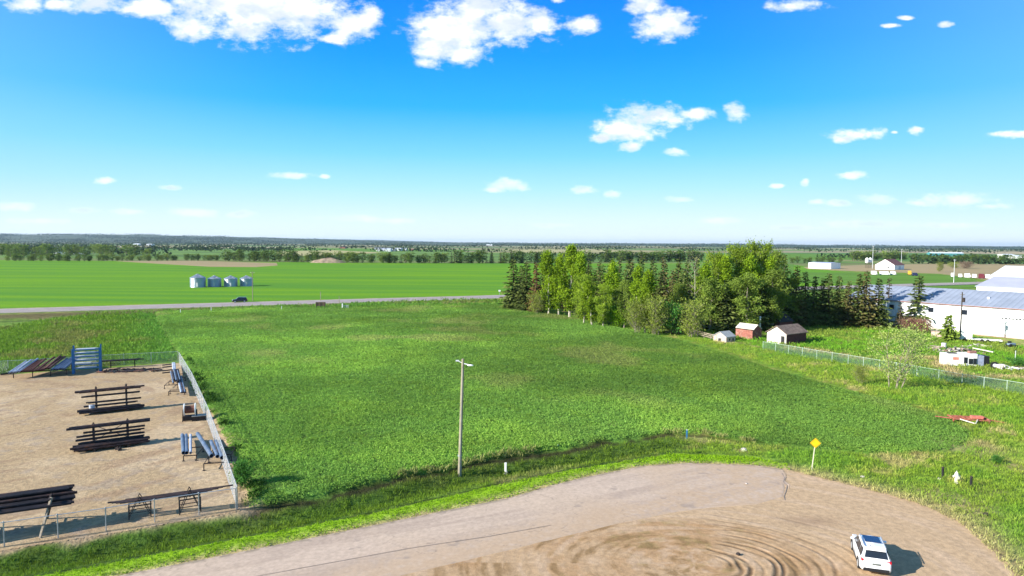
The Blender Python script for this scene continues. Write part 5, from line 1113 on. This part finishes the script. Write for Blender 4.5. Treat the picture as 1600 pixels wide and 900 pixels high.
# white painted boards on its gable front
mb = MB(); mb.add([(-.02, 0, -.1), (-.02, 4.4, -.1), (-.02, 4.4, 2.2), (-.02, 2.2, 3.5), (-.02, 0, 2.2), (-.02, .33, -.1), (-.02, .33, 1.72), (-.02, 1.17, 1.72), (-.02, 1.17, -.1)], [(5, 0, 4, 6), (6, 4, 3, 2, 7), (7, 2, 1, 8)])
fr_ob = [o for o in bpy.data.objects if o.name.startswith('wooden_shed')][0]; mb.build('front_boards', whitewood, fr_ob)
B = Vector((50.8, 143.1, 0)); gable('wooden_shed', 'small faded red shed with a pale weathered roof, left of the white-fronted shed', B, 125, 4.2, -3.2, 1.95, 3.0, redwood, palesh, .2)
B = Vector((44.0, 139.0, 0)); gable('dog_house', 'low grey-roofed hutch with pale front at the end of the rail fence', B, 35, 2.9, 3.2, 1.05, 1.95, mat('pale_pink_boards', (.50,.38,.32), .9), greysh, .15, doors=[('e', 1.6, 0, .7, .7, black)], wins=[('f', 1.0, .3, .5, .5, black), ('f', 2.1, .3, .5, .5, black)], cat='hutch')
gable('wooden_shed', 'dark red shed with black roof in the shade behind the white-fronted shed', G(1218,519), 35, 5, 5.5, 2.4, 4.1, darkred, darksh, .3, doors=[('e', 2.5, 0, 1.6, 2., redwood)])
b_, h = th(1187,520,496); r = empty('chimney_pipe', b_, 0, 'white pipe chimney with a cap just behind the red shed', 'chimney'); MB().tube((0, 0, 0), (0, 0, h), .2, 10).build('pipe', white, r); MB().lathe([(.3, h), (.3, h+.1), (0, h+.35)], n=10).build('cap', white, r)
# long white building with grey roof
d_ = Vector((.594, -.804, 0)); C0 = Vector((105.9, 154.1, 0))-d_*30; yaw = math.degrees(math.atan2(d_.y, d_.x))
LB = gable('long_building', 'long white metal-clad workshop with grey-blue roof and overhead door at the right', C0, yaw, 78, 21, 6.5, 9.4, wclad, groof, .35, cat='workshop',
    doors=[('f', 37., 0, 6.2, 4.7, white)], wins=[('f', 27.1, 4.3, 1.1, 1.1, glass), ('f', 20., 4.3, 1.1, 1.1, glass), ('f', 11., 4.3, 1.1, 1.1, glass), ('f', 13., 1.5, 1.2, 2.0, glass), ('f', 44., 1.2, 1.4, 1.2, glass), ('f', 50., 4.3, 1.1, 1.1, glass), ('f', 58., 0.1, 1.1, 2.2, glass)], trim=mat('grey_trim', (.4,.42,.45), .6))
dp = MB()
for k in range(8): dp.box((34.6+k*.66, -.09, 4.2), (.45, .03, .28))
dp.build('door_lights', glass, LB); fm = MB(); fm.box((33.85, -.1, 2.4), (.16, .1, 4.9)).box((40.15, -.1, 2.4), (.16, .1, 4.9)).box((37, -.1, 4.85), (6.5, .1, .14))
for k in range(1, 6): fm.box((37, -.085, k*.78), (6.1, .02, .03))
fm.build('door_surround', mat('grey_trim', (.4,.42,.45), .6), LB); MB().box((46.5, -.06, 1.1), (1.1, .06, 2.2)).build('side_door', mat('grey_trim', (.4,.42,.45), .6), LB)
for x in (18., 30., 44., 60.): MB().box((x, 5.2, 8.05), (.5, .5, .7)).build('roof_vent', galv, LB)
gt = MB(); gt.box((39, -.4, 6.42), (78.6, .14, .14)); gt.build('gutter', mat('rust_red_trim', (.28,.12,.10), .6), LB)
for x in (33.4, 6., 55.): MB().box((x, -.1, 3.2), (.14, .12, 6.3)).build('downpipe', galv, LB)
MB().box((39, -.06, .35), (78, .05, .7)).build('plinth', mat('stained_base', (.5,.44,.38), .8), LB)
C2 = Vector((129.5, 190., 0)); L2 = gable('white_building', 'white metal building with low grey roof directly behind the long workshop', C2, yaw, 60, 26, 8.9, 11.2, wclad, mat('grey_roof_sheet', (.42,.42,.48), .6, .1, .06, .3), .3, cat='workshop', wins=[('f', 12, 6.4, .4, 1.6, black), ('f', 30, 6.6, .8, .8, galv)])
C3 = Vector((186, 266., 0)); gable('white_building', 'largest white-roofed building at the right edge behind the others', C3, yaw, 70, 34, 8.2, 12.2, wclad, wroof, .3, cat='warehouse', wins=[('f', 8, 5, 1.2, 1.2, black)])
B = Vector((269.6, 577.6, 0)); gable('far_white_shed', 'long low white shed far off left of the gabled building and mast', B, 125, 20.5, -15, 4.9, 5.5, wclad, mat('grey_blue_side', (.30,.33,.46), .6), .2, cat='shed', doors=[('g', -7, 0, 3, 3, bclad)])
B = Vector((316.9, 566., 0)); gable('gabled_building', 'far white gabled building with dark brown roof beside the mast and tanks', B, 36, 17, 15.6, 4.2, 8.8, wclad, mat('brown_metal_roof', (.16,.07,.06), .7), .4, cat='building', doors=[('f', 9, 0, 3, 3, bclad)], wins=[('e', 5, 1.5, 1.4, 1.4, glass)])
for i, px in enumerate((1354.3, 1360.7)):
    b_, h = th(px, 419, 402.5); b_.y += i*1.5; r = empty('storage_tank', b_, 0, 'small white tank on legs beside the far mast, %s of two' % ('left', 'right')[i], 'tank', 'white tanks beside the mast')
    MB().lathe([(0, h*.42), (1.5, h*.55), (1.5, h*.88), (.3, h), (0, h)], n=14).build('vessel', white, r, smooth=False)
    for k in range(4): a_ = k*1.57+.78; MB().tube((math.cos(a_)*1.3, math.sin(a_)*1.3, 0), (math.cos(a_)*1.3, math.sin(a_)*1.3, h*.6), .12, 6).build('leg', steel, r)
def far_building(px, py, ty, wpx, depth, wm, rm, lab, yw=0, rise=.25, name='farm_building', cat='farm building'):
    b_, h = th(px, py, ty); w = wpx*b_.y/F; return gable(name, lab, b_, yw, w, depth, h*(1-rise), h, wm, rm, .3, cat=cat, doors=[('f', w*.3, 0, w*.08+1, h*.4, black)], wins=[('f', w*.7, h*.2, w*.06+.6, h*.25, glass)])
far_building(1455,400.5,394,47,20,tclad,wroof,'long teal-sided building with white roof far off behind the dark hedge',-8)
far_building(1568,402.5,397,17,20,wclad,wroof,'far white building near the right edge, left of two on the plain',-5); far_building(1587,404,399,40,20,wclad,wroof,'far white building cut by the right edge on the plain',-5)
far_building(84,397.3,393.6,5,18,wclad,wroof,'tiny white barn in the distant farmyard at the far left',0); far_building(92,397.3,394.6,40,14,bclad,mat('pale_blue_roof', (.33,.42,.45), .6),'long low grey barn in the distant farmyard at the far left',0)
far_building(208,384.5,380.5,8,30,wclad,wroof,'tiny white farmhouse on the distant left plain, left of a pair',0); far_building(228,384.5,381,8,30,wclad,wroof,'tiny white farmhouse on the distant left plain, right of a pair',0)
far_building(531,388.3,385,8,20,redwood,darksh,'tiny dark red barn on the distant plain',0)
for i, (px, wpx, yy) in enumerate(((588,5,392.5),(595,8,392.5),(604,6,393),(612,5,392.5),(617,9,392),(627,8,392))):
    far_building(px,yy,yy-4.5,wpx,22,wclad,bclad if i % 2 else wroof,'%s from the left in the cluster of white farm buildings at mid distance' % ['first','second','third','fourth','fifth','sixth'][i],0)
far_building(640,391.5,388.5,6,16,redwood,brownshingle,'reddish barn right of the cluster of white farm buildings',0); far_building(585,389.5,386.3,27,30,bclad,darksh,'long dark-roofed barn behind the cluster of white farm buildings',0)
far_building(760,384,381.6,9,40,wclad,wroof,'white farm building near the horizon above the right shelterbelt',0)
# ------------------------------------------------------------------ vehicles
def paint(name, c): return mat(name, c, .25, 0, .02, 1, spec=.5, coat=.7)
def make_suv(name, loc, yaw, pm, label, group=None):
    """+X is the front"""
    r = empty(name, loc, yaw, label, 'car', group); NS = 9
    def loft(st, name_, m, closed_end=True, parent=r, smooth=True):
        mb = MB(); n = len(st[0][1]); V = []
        for x, pr in st: V += [(x, y, z) for y, z in pr]
        f = [(i*n+j, i*n+(j+1) % n, (i+1)*n+(j+1) % n, (i+1)*n+j) for i in range(len(st)-1) for j in range(n)]
        f += [tuple(range(n)), tuple(range((len(st)-1)*n, len(st)*n))]; mb.add(V, f); return mb.build(name_, m, parent, smooth=False, bevel=0)
    def sec(w, zb, zt, ins=.06): return [(-w+ins, zb), (w-ins, zb), (w, zb+.12), (w+.0, zb+.42), (w-.03, zt-.08), (w-.12, zt), (0, zt+.03), (-w+.12, zt), (-w+.03, zt-.08), (-w, zb+.42), (-w, zb+.12)]
    body = loft([(2.28, sec(.62, .34, .66)), (2.18, sec(.80, .26, .78)), (1.9, sec(.88, .24, .90)), (1.45, sec(.91, .24, .98)), (1.0, sec(.92, .24, 1.05)), (0, sec(.925, .24, 1.06)), (-1.2, sec(.93, .24, 1.08)), (-1.9, sec(.92, .26, 1.10)), (-2.2, sec(.86, .32, 1.08)), (-2.29, sec(.78, .42, .98))], 'body', pm)
    for p_ in body.data.polygons: p_.use_smooth = True
    cab = [(1.12, [(-.80, 1.0), (.80, 1.0), (.78, 1.04), (0, 1.07), (-.78, 1.04)]), (.42, [(-.86, 1.0), (.86, 1.0), (.66, 1.56), (0, 1.62), (-.66, 1.56)]), (-.4, [(-.87, 1.0), (.87, 1.0), (.67, 1.61), (0, 1.67), (-.67, 1.61)]), (-1.3, [(-.87, 1.0), (.87, 1.0), (.66, 1.60), (0, 1.66), (-.66, 1.60)]), (-1.85, [(-.85, 1.0), (.85, 1.0), (.62, 1.55), (0, 1.61), (-.62, 1.55)]), (-2.17, [(-.80, 1.0), (.80, 1.0), (.76, 1.08), (0, 1.12), (-.76, 1.08)])]
    loft(cab, 'cabin', pm)
    def quad(name_, pts, m, parent=r, t_=.015):
        a, b__, c_, d__ = [Vector(q) for q in pts]; nn_ = (b__-a).cross(c_-a).normalized()*t_; mb = MB(); mb.add([a, b__, c_, d__, a+nn_, b__+nn_, c_+nn_, d__+nn_], [(3, 2, 1, 0), (4, 5, 6, 7), (0, 1, 5, 4), (1, 2, 6, 5), (2, 3, 7, 6), (3, 0, 4, 7)]); return mb.build(name_, m, parent)
    quad('windscreen', [(1.08, -.70, 1.07), (1.08, .70, 1.07), (.50, .60, 1.555), (.50, -.60, 1.555)], glass)
    quad('rear_window', [(-2.14, .68, 1.14), (-2.14, -.68, 1.14), (-1.90, -.58, 1.53), (-1.90, .58, 1.53)], glass)
    quad('sunroof', [(.28, -.46, 1.63), (.28, .46, 1.63), (-.85, .48, 1.675), (-.85, -.48, 1.675)], mat('sunroof_glass', (.01,.02,.07), .1, 0, .05, 1, spec=.6), t_=.02)
    for s in (-1, 1):
        for (x0, x1, xt0, xt1) in ((.92, .02, .44, .0), (-.06, -.98, -.06, -.95), (-1.06, -1.85, -1.03, -1.62)):
            P4 = [(x0, s*.872, 1.075), (x1, s*.880, 1.075), (xt1, s*.70, 1.53), (xt0, s*.70, 1.51)]
            if s > 0: P4 = [P4[0], P4[3], P4[2], P4[1]]
            P4 = [(a, b__, c_) for a, b__, c_ in P4]
            quad('side_window', P4, glass, t_=-.015 if False else .02)
        MB().box((.86, s*.98, 1.10), (.16, .22, .14)).build('mirror', pm if name != 'x' else pm, r, bevel=.03)
        MB().bar((.3, s*.62, 1.68), (-1.6, s*.62, 1.68), .04, .04).build('roof_rail', galv, r)
        for x in (.35, -.65): MB().box((x-.3, s*.945, .88), (.2, .03, .035)).build('door_handle', pm, r)
        for x in (.02, -1.02): MB().box((x, s*.928, .72), (.012, .02, .62)).build('door_gap', black, r)
        MB().box((-.05, s*.915, .30), (2.3, .05, .14)).build('sill_trim', black, r)
        hl = MB().box((2.12, s*.66, .76), (.22, .3, .14)).build('headlight', mat('lamp_lens', (.6,.62,.65), .15), r, bevel=.03)
        tl = MB().box((-2.19, s*.70, .98), (.14, .30, .16)).box((-2.08, s*.84, .98), (.24, .06, .13)).build('taillight', mat('red_lens', (.55,.01,.02), .2), r)
        for x in (1.42, -1.38):
            w = empty('wheel', (x, s*.83, .35)); w.parent = r
            MB().tube((0, -.12, 0), (0, .12, 0), .35, 22).build('tyre', rubber, w); MB().tube((0, s*.10, 0), (0, s*.128, 0), .23, 14).build('rim', galv, w)
            ar = MB(); n = 12
            for k in range(n):
                a0 = math.pi*k/n; a1 = math.pi*(k+1)/n; ar.bar((x+math.cos(a0)*.40, s*.918, .36+math.sin(a0)*.40), (x+math.cos(a1)*.40, s*.918, .36+math.sin(a1)*.40), .05, .07)
            ar.build('wheel_arch', black, r)
    MB().box((-2.27, 0, .40), (.12, 1.5, .22)).build('rear_bumper', black, r, bevel=.03); MB().box((2.25, 0, .42), (.1, 1.3, .18)).build('front_bumper', black, r, bevel=.03); MB().box((2.27, 0, .62), (.06, .9, .16)).build('grille', black, r)
    MB().box((-2.305, 0, .80), (.03, .50, .12)).build('licence_plate', mat('plate_grey', (.12,.13,.12), .5), r); MB().box((-1.93, 0, 1.62), (.22, 1.15, .04)).build('rear_spoiler', pm, r)
    MB().tube((-1.5, .25, 1.66), (-1.6, .25, 1.78), .02, 6).build('antenna', black, r)
    return r
q = P(1370,890); make_suv('parked_car', (q[0]+.15, q[1]+1.1, .045), math.radians(90-19), paint('white_car_paint', (.82,.83,.85)), 'white car with dark sunroof parked on the dirt beside the turning circle').scale = (.95, .95, .92)
q = P(374.5,474.6); make_suv('parked_car', (q[0], q[1], .48), math.radians(24.8+180), paint('black_car_paint', (.008,.009,.012)), 'black car driving on the highway left of the utility pole')
def box_truck(px, py, wpx, h, lab, name='box_trailer', cat='trailer', m=white, yw=-20, grp=None):
    b_ = G(px, py); L_ = wpx*b_.y/F; r = empty(name, b_, math.radians(yw), lab, cat, grp)
    MB().box((0, 0, h*.5+.5), (L_*.78, 2.4, h)).build('box', m, r, bevel=.05); MB().box((L_*.46, 0, h*.38+.3), (L_*.16, 2.2, h*.6)).build('cab', m, r, bevel=.1); MB().box((L_*.50, 0, h*.5+.35), (L_*.09, 2.22, h*.22)).build('windscreen', glass, r)
    for x in (-L_*.28, L_*.36):
        for y in (-1., 1.): MB().tube((x, y-.15, .45), (x, y+.15, .45), .45, 12).build('wheel', rubber, r)
for i, (px, w, hh) in enumerate(((1365,9,2.4),(1381,15,2.2),(1395,8,2.2))): box_truck(px, 430, w, hh, '%s white vehicle in the row before the far gabled building' % ('leftmost', 'middle', 'rightmost')[i], 'parked_truck', 'truck', grp='white vehicles before the far gabled building')
box_truck(1421,430,5,2.6,'yellow machine parked at the bare field edge right of the far gabled building','parked_truck','truck',mat('machine_yellow', (.6,.34,.04), .6)); box_truck(1429,431.5,8,1.8,'dark blue vehicle beside the yellow machine at the bare field edge','parked_truck','truck',mat('dark_blue_paint', (.02,.025,.07), .4))
for i, (px, w, hh, m) in enumerate(((1488,5,2.4,white),(1500,6,2.,white),(1511,9,2.4,white),(1522,7,2.2,white),(1533,9,2.6,mat('dark_red_paint', (.12,.02,.03), .5)),(1543,7,2.4,white),(1553,5,2.,bclad))): box_truck(px, 433.5+(px-1488)*.045, w, hh, '%s vehicle from the left in the row behind the right pasture' % ['first','second','third','fourth','fifth, dark red','sixth','seventh, greyish'][i], 'parked_truck', 'truck', m, -30, 'vehicles in the row behind the right pasture')
# ------------------------------------------------------------------ scrap corner
q = G(1511,572.5); r = empty('derelict_camper', q, math.radians(-8), 'derelict white camper body with dark broken windows behind the green fence', 'camper')
dirtyw = mat('grubby_white_paint', (.74,.72,.70), .6, 0, .08, 1.5, dirt=(.45,.34,.28), dirtamt=.4)
MB().box((-2.15, .9, 1.05), (2.7, 2., 2.0)).build('rear_body', dirtyw, r, bevel=.06); MB().box((.35, .85, 1.1), (2.3, 2.1, 2.1)).build('front_body', dirtyw, r, bevel=.08); MB().box((2.0, .9, .95), (1.0, 2.0, 1.8)).build('end_panel', mat('blue_grey_panel', (.26,.29,.38), .7), r); MB().box((2.95, .95, .9), (.9, 1.9, 1.75)).build('open_end', black, r)
for (x, z, w, h) in ((-.35, 1.05, .55, 1.0), (.45, .9, .65, .9), (1.1, .9, .5, 1.0)): MB().box((x, -.215, z), (w, .05, h)).build('window', glass, r)
MB().box((-1.85, -.11, 1.3), (.9, .03, .45)).build('faded_red_patch', mat('faded_red', (.62,.22,.16), .8), r); MB().box((-2.2, .5, 2.12), (1.3, .7, .12)).build('roof_hatch', steel, r)
MB().tube((.3, .4, 2.3), (1.5, .7, 2.35), .28, 12).build('roof_drum', mat('rusty_drum', (.30,.15,.12), .8, 0, .3, 3), r)
def heap(name, cx, cy, rx, ry, hz, n, mats_, lab, L0=.6, L1=2.6, cat='scrap heap'):
    c = G(cx, cy); mb = MB(); mi = []
    for k in range(n):
        a_ = random.uniform(0, 6.28); rr = math.sqrt(random.random()); x = math.cos(a_)*rr*rx; y = math.sin(a_)*rr*ry; z = max(.05, hz*(1-rr**1.5)*random.uniform(.2, 1)); d = Vector((math.cos(random.uniform(0, 6.28)), math.sin(random.uniform(0, 6.28)), random.uniform(-.25, .25))).normalized(); L_ = random.uniform(L0, L1); nf = len(mb.f)
        if random.random() < .7: mb.bar(Vector((x, y, z))-d*L_/2, Vector((x, y, z))+d*L_/2, random.uniform(.06, .22), random.uniform(.04, .12))
        else: mb.tube(Vector((x, y, z))-d*L_*.3, Vector((x, y, z))+d*L_*.3, random.uniform(.06, .2), 7)
        mi += [random.randrange(len(mats_))]*(len(mb.f)-nf)
    me = bpy.data.meshes.new(name); me.from_pydata(mb.v, [], mb.f)
    for m in mats_: me.materials.append(m)
    me.polygons.foreach_set('material_index', mi); return tag(link(name, me, None, c), lab, cat, kind='stuff')
heap('scrap_heap', 1498,551,3.8,2.,1.1,170,[oldwood, mat('reddish_scrap', (.34,.18,.13), .9), concrete, oldwood, steel], 'tangled heap of old timber and scrap behind the derelict camper')
heap('scrap_heap', 1464,546,1.8,1.0,.7,50,[oldwood, stone], 'small pale brush and timber heap left of the big scrap heap')
heap('scrap_heap', 1590,578,2.4,1.0,.7,60,[oldwood, steel, white], 'low heap of dark timber at the right edge behind the green fence')
heap('scrap_heap', 1528,542,2.6,1.0,.6,50,[oldwood, concrete, palesh], 'strewn planks in front of the white flatbed trailer')
a = G(1520,551); b_ = G(1552,556); o = MB().bar((0, 0, .9), Vector(b_)-Vector(a)+Vector((0, 0, .7)), .3, .16).build('timber_beam', palesh, None, a); tag(o, 'long pale beam resting across the scrap heap towards the right', 'beam')
q = G(1512,533); r = empty('flatbed_trailer', q, math.radians(-28), 'white box and long flat deck trailer below the wall of the long building', 'trailer'); MB().box((-.3, 0, 1.45), (2.0, 1.8, 1.7)).build('box', white, r, bevel=.04); MB().box((2.2, 0, .55), (7.4, 1.9, .16)).build('deck', white, r)
for x in (-.6, 2.4, 3.4):
    for y in (-.9, .9): MB().tube((x, y-.1, .35), (x, y+.1, .35), .35, 12).build('wheel', rubber, r)
MB().bar((-1.4, 0, .5), (-2.6, 0, .45), .12).build('drawbar', steel, r)
q = G(1463,527); r = empty('wooden_crate', q, math.radians(-30), 'pinkish wooden crate box left of the small bright spruce', 'crate'); MB().box((0, 0, .7), (2., 1.4, 1.3)).build('body', mat('pinkish_boards', (.55,.40,.34), .85, 0, .15, 3), r); MB().box((0, 0, 1.39), (2.15, 1.55, .08)).build('lid', oldwood, r); MB().box((0, 0, .02), (2.05, 1.45, .08)).build('base', oldwood, r)
q = G(1474.5,546); r = empty('oil_drum', q, 0, 'pale drum standing in the scrap left of the camper', 'drum'); MB().lathe([(0, 0), (.42, 0), (.42, .6), (.45, .64), (.42, .68), (.42, 1.25), (.38, 1.28), (0, 1.27)], n=14).build('shell', mat('pale_pink_drum', (.6,.55,.56), .6), r); MB().lathe([(.06, 1.27), (.06, 1.31), (0, 1.32)], (.2, 0, 0), 8).build('bung', steel, r)
q = G(1580,543.5); r = empty('covered_mower', q, math.radians(10), 'small grey tractor mower on the grass below the long building', 'mower'); MB().box((0, 0, .75), (1.5, .8, .45)).build('hood', mat('grey_blue_paint', (.16,.22,.28), .5), r, bevel=.1); MB().box((-.5, 0, 1.1), (.4, .5, .5)).build('seat', black, r, bevel=.05); MB().bar((.1, 0, .9), (-.1, 0, 1.35), .05).build('steering_column', black, r)
for x, rr in ((-.6, .42), (.6, .3)):
    for y in (-.45, .45): MB().tube((x, y-.1, rr), (x, y+.1, rr), rr, 12).build('wheel', rubber, r)
q = G(1563,577); r = empty('engine_wreck', q, math.radians(-15), 'pale wrecked machine with one upright wheel right of the derelict camper', 'wreck'); MB().tube((-.85, -.1, .6), (-.85, .1, .6), .6, 16).build('wheel', rubber, r); MB().tube((-.85, -.12, .6), (-.85, .12, .6), .3, 12).build('hub', pale, r); MB().box((0, 0, .5), (1.2, .8, .7)).build('engine_block', mat('pale_scrap_metal', (.55,.48,.45), .7, 0, .3, 4), r, bevel=.08); MB().box((.5, -.5, .2), (1.4, .7, .25)).build('fallen_panel', white, r)
simple_post(1586,567,548,.08,pale,'marker_post','thin pale post standing among weeds by the right edge scrap','post')
# red harrow
redi = mat('faded_red_implement', (.34,.10,.065), .7, .1, .3, 3, dirt=(.5,.3,.22), dirtamt=.5); q = G(1518,661); r = empty('harrow', q, math.radians(-12), 'rusty red farm harrow lying low in the grass at the crop corner', 'harrow')
for y in (0, .55, 1.1, 1.6): MB().bar((-1.9, y, .38), (1.9, y, .35), .12).build('tool_bar', redi, r)
for x in (-1.8, -.6, .6, 1.8): MB().bar((x, 0, .45), (x, 1.6, .45), .1).build('cross_bar', redi, r)
MB().bar((-1.2, 0, .4), (-.2, -1.5, .3), .1).bar((.6, 0, .4), (-.2, -1.5, .3), .1).build('tongue', palesh, r)
for k in range(13):
    MB().tube((-1.8+k*.3, .2+(k % 3)*.4, .2), (-1.76+k*.3, .2+(k % 3)*.4, .2), .2, 10).build('disc', steel if k % 2 else redi, r)
MB().box((.7, .5, .6), (1.2, .5, .3)).build('weight_box', mat('pink_red_paint', (.55,.16,.12), .7), r); MB().bar((-1.9, .4, .35), (-3.3, 1.2, .3), .1).bar((1.9, .6, .35), (3.5, .5, .15), .1).build('wing_bar', redi, r)
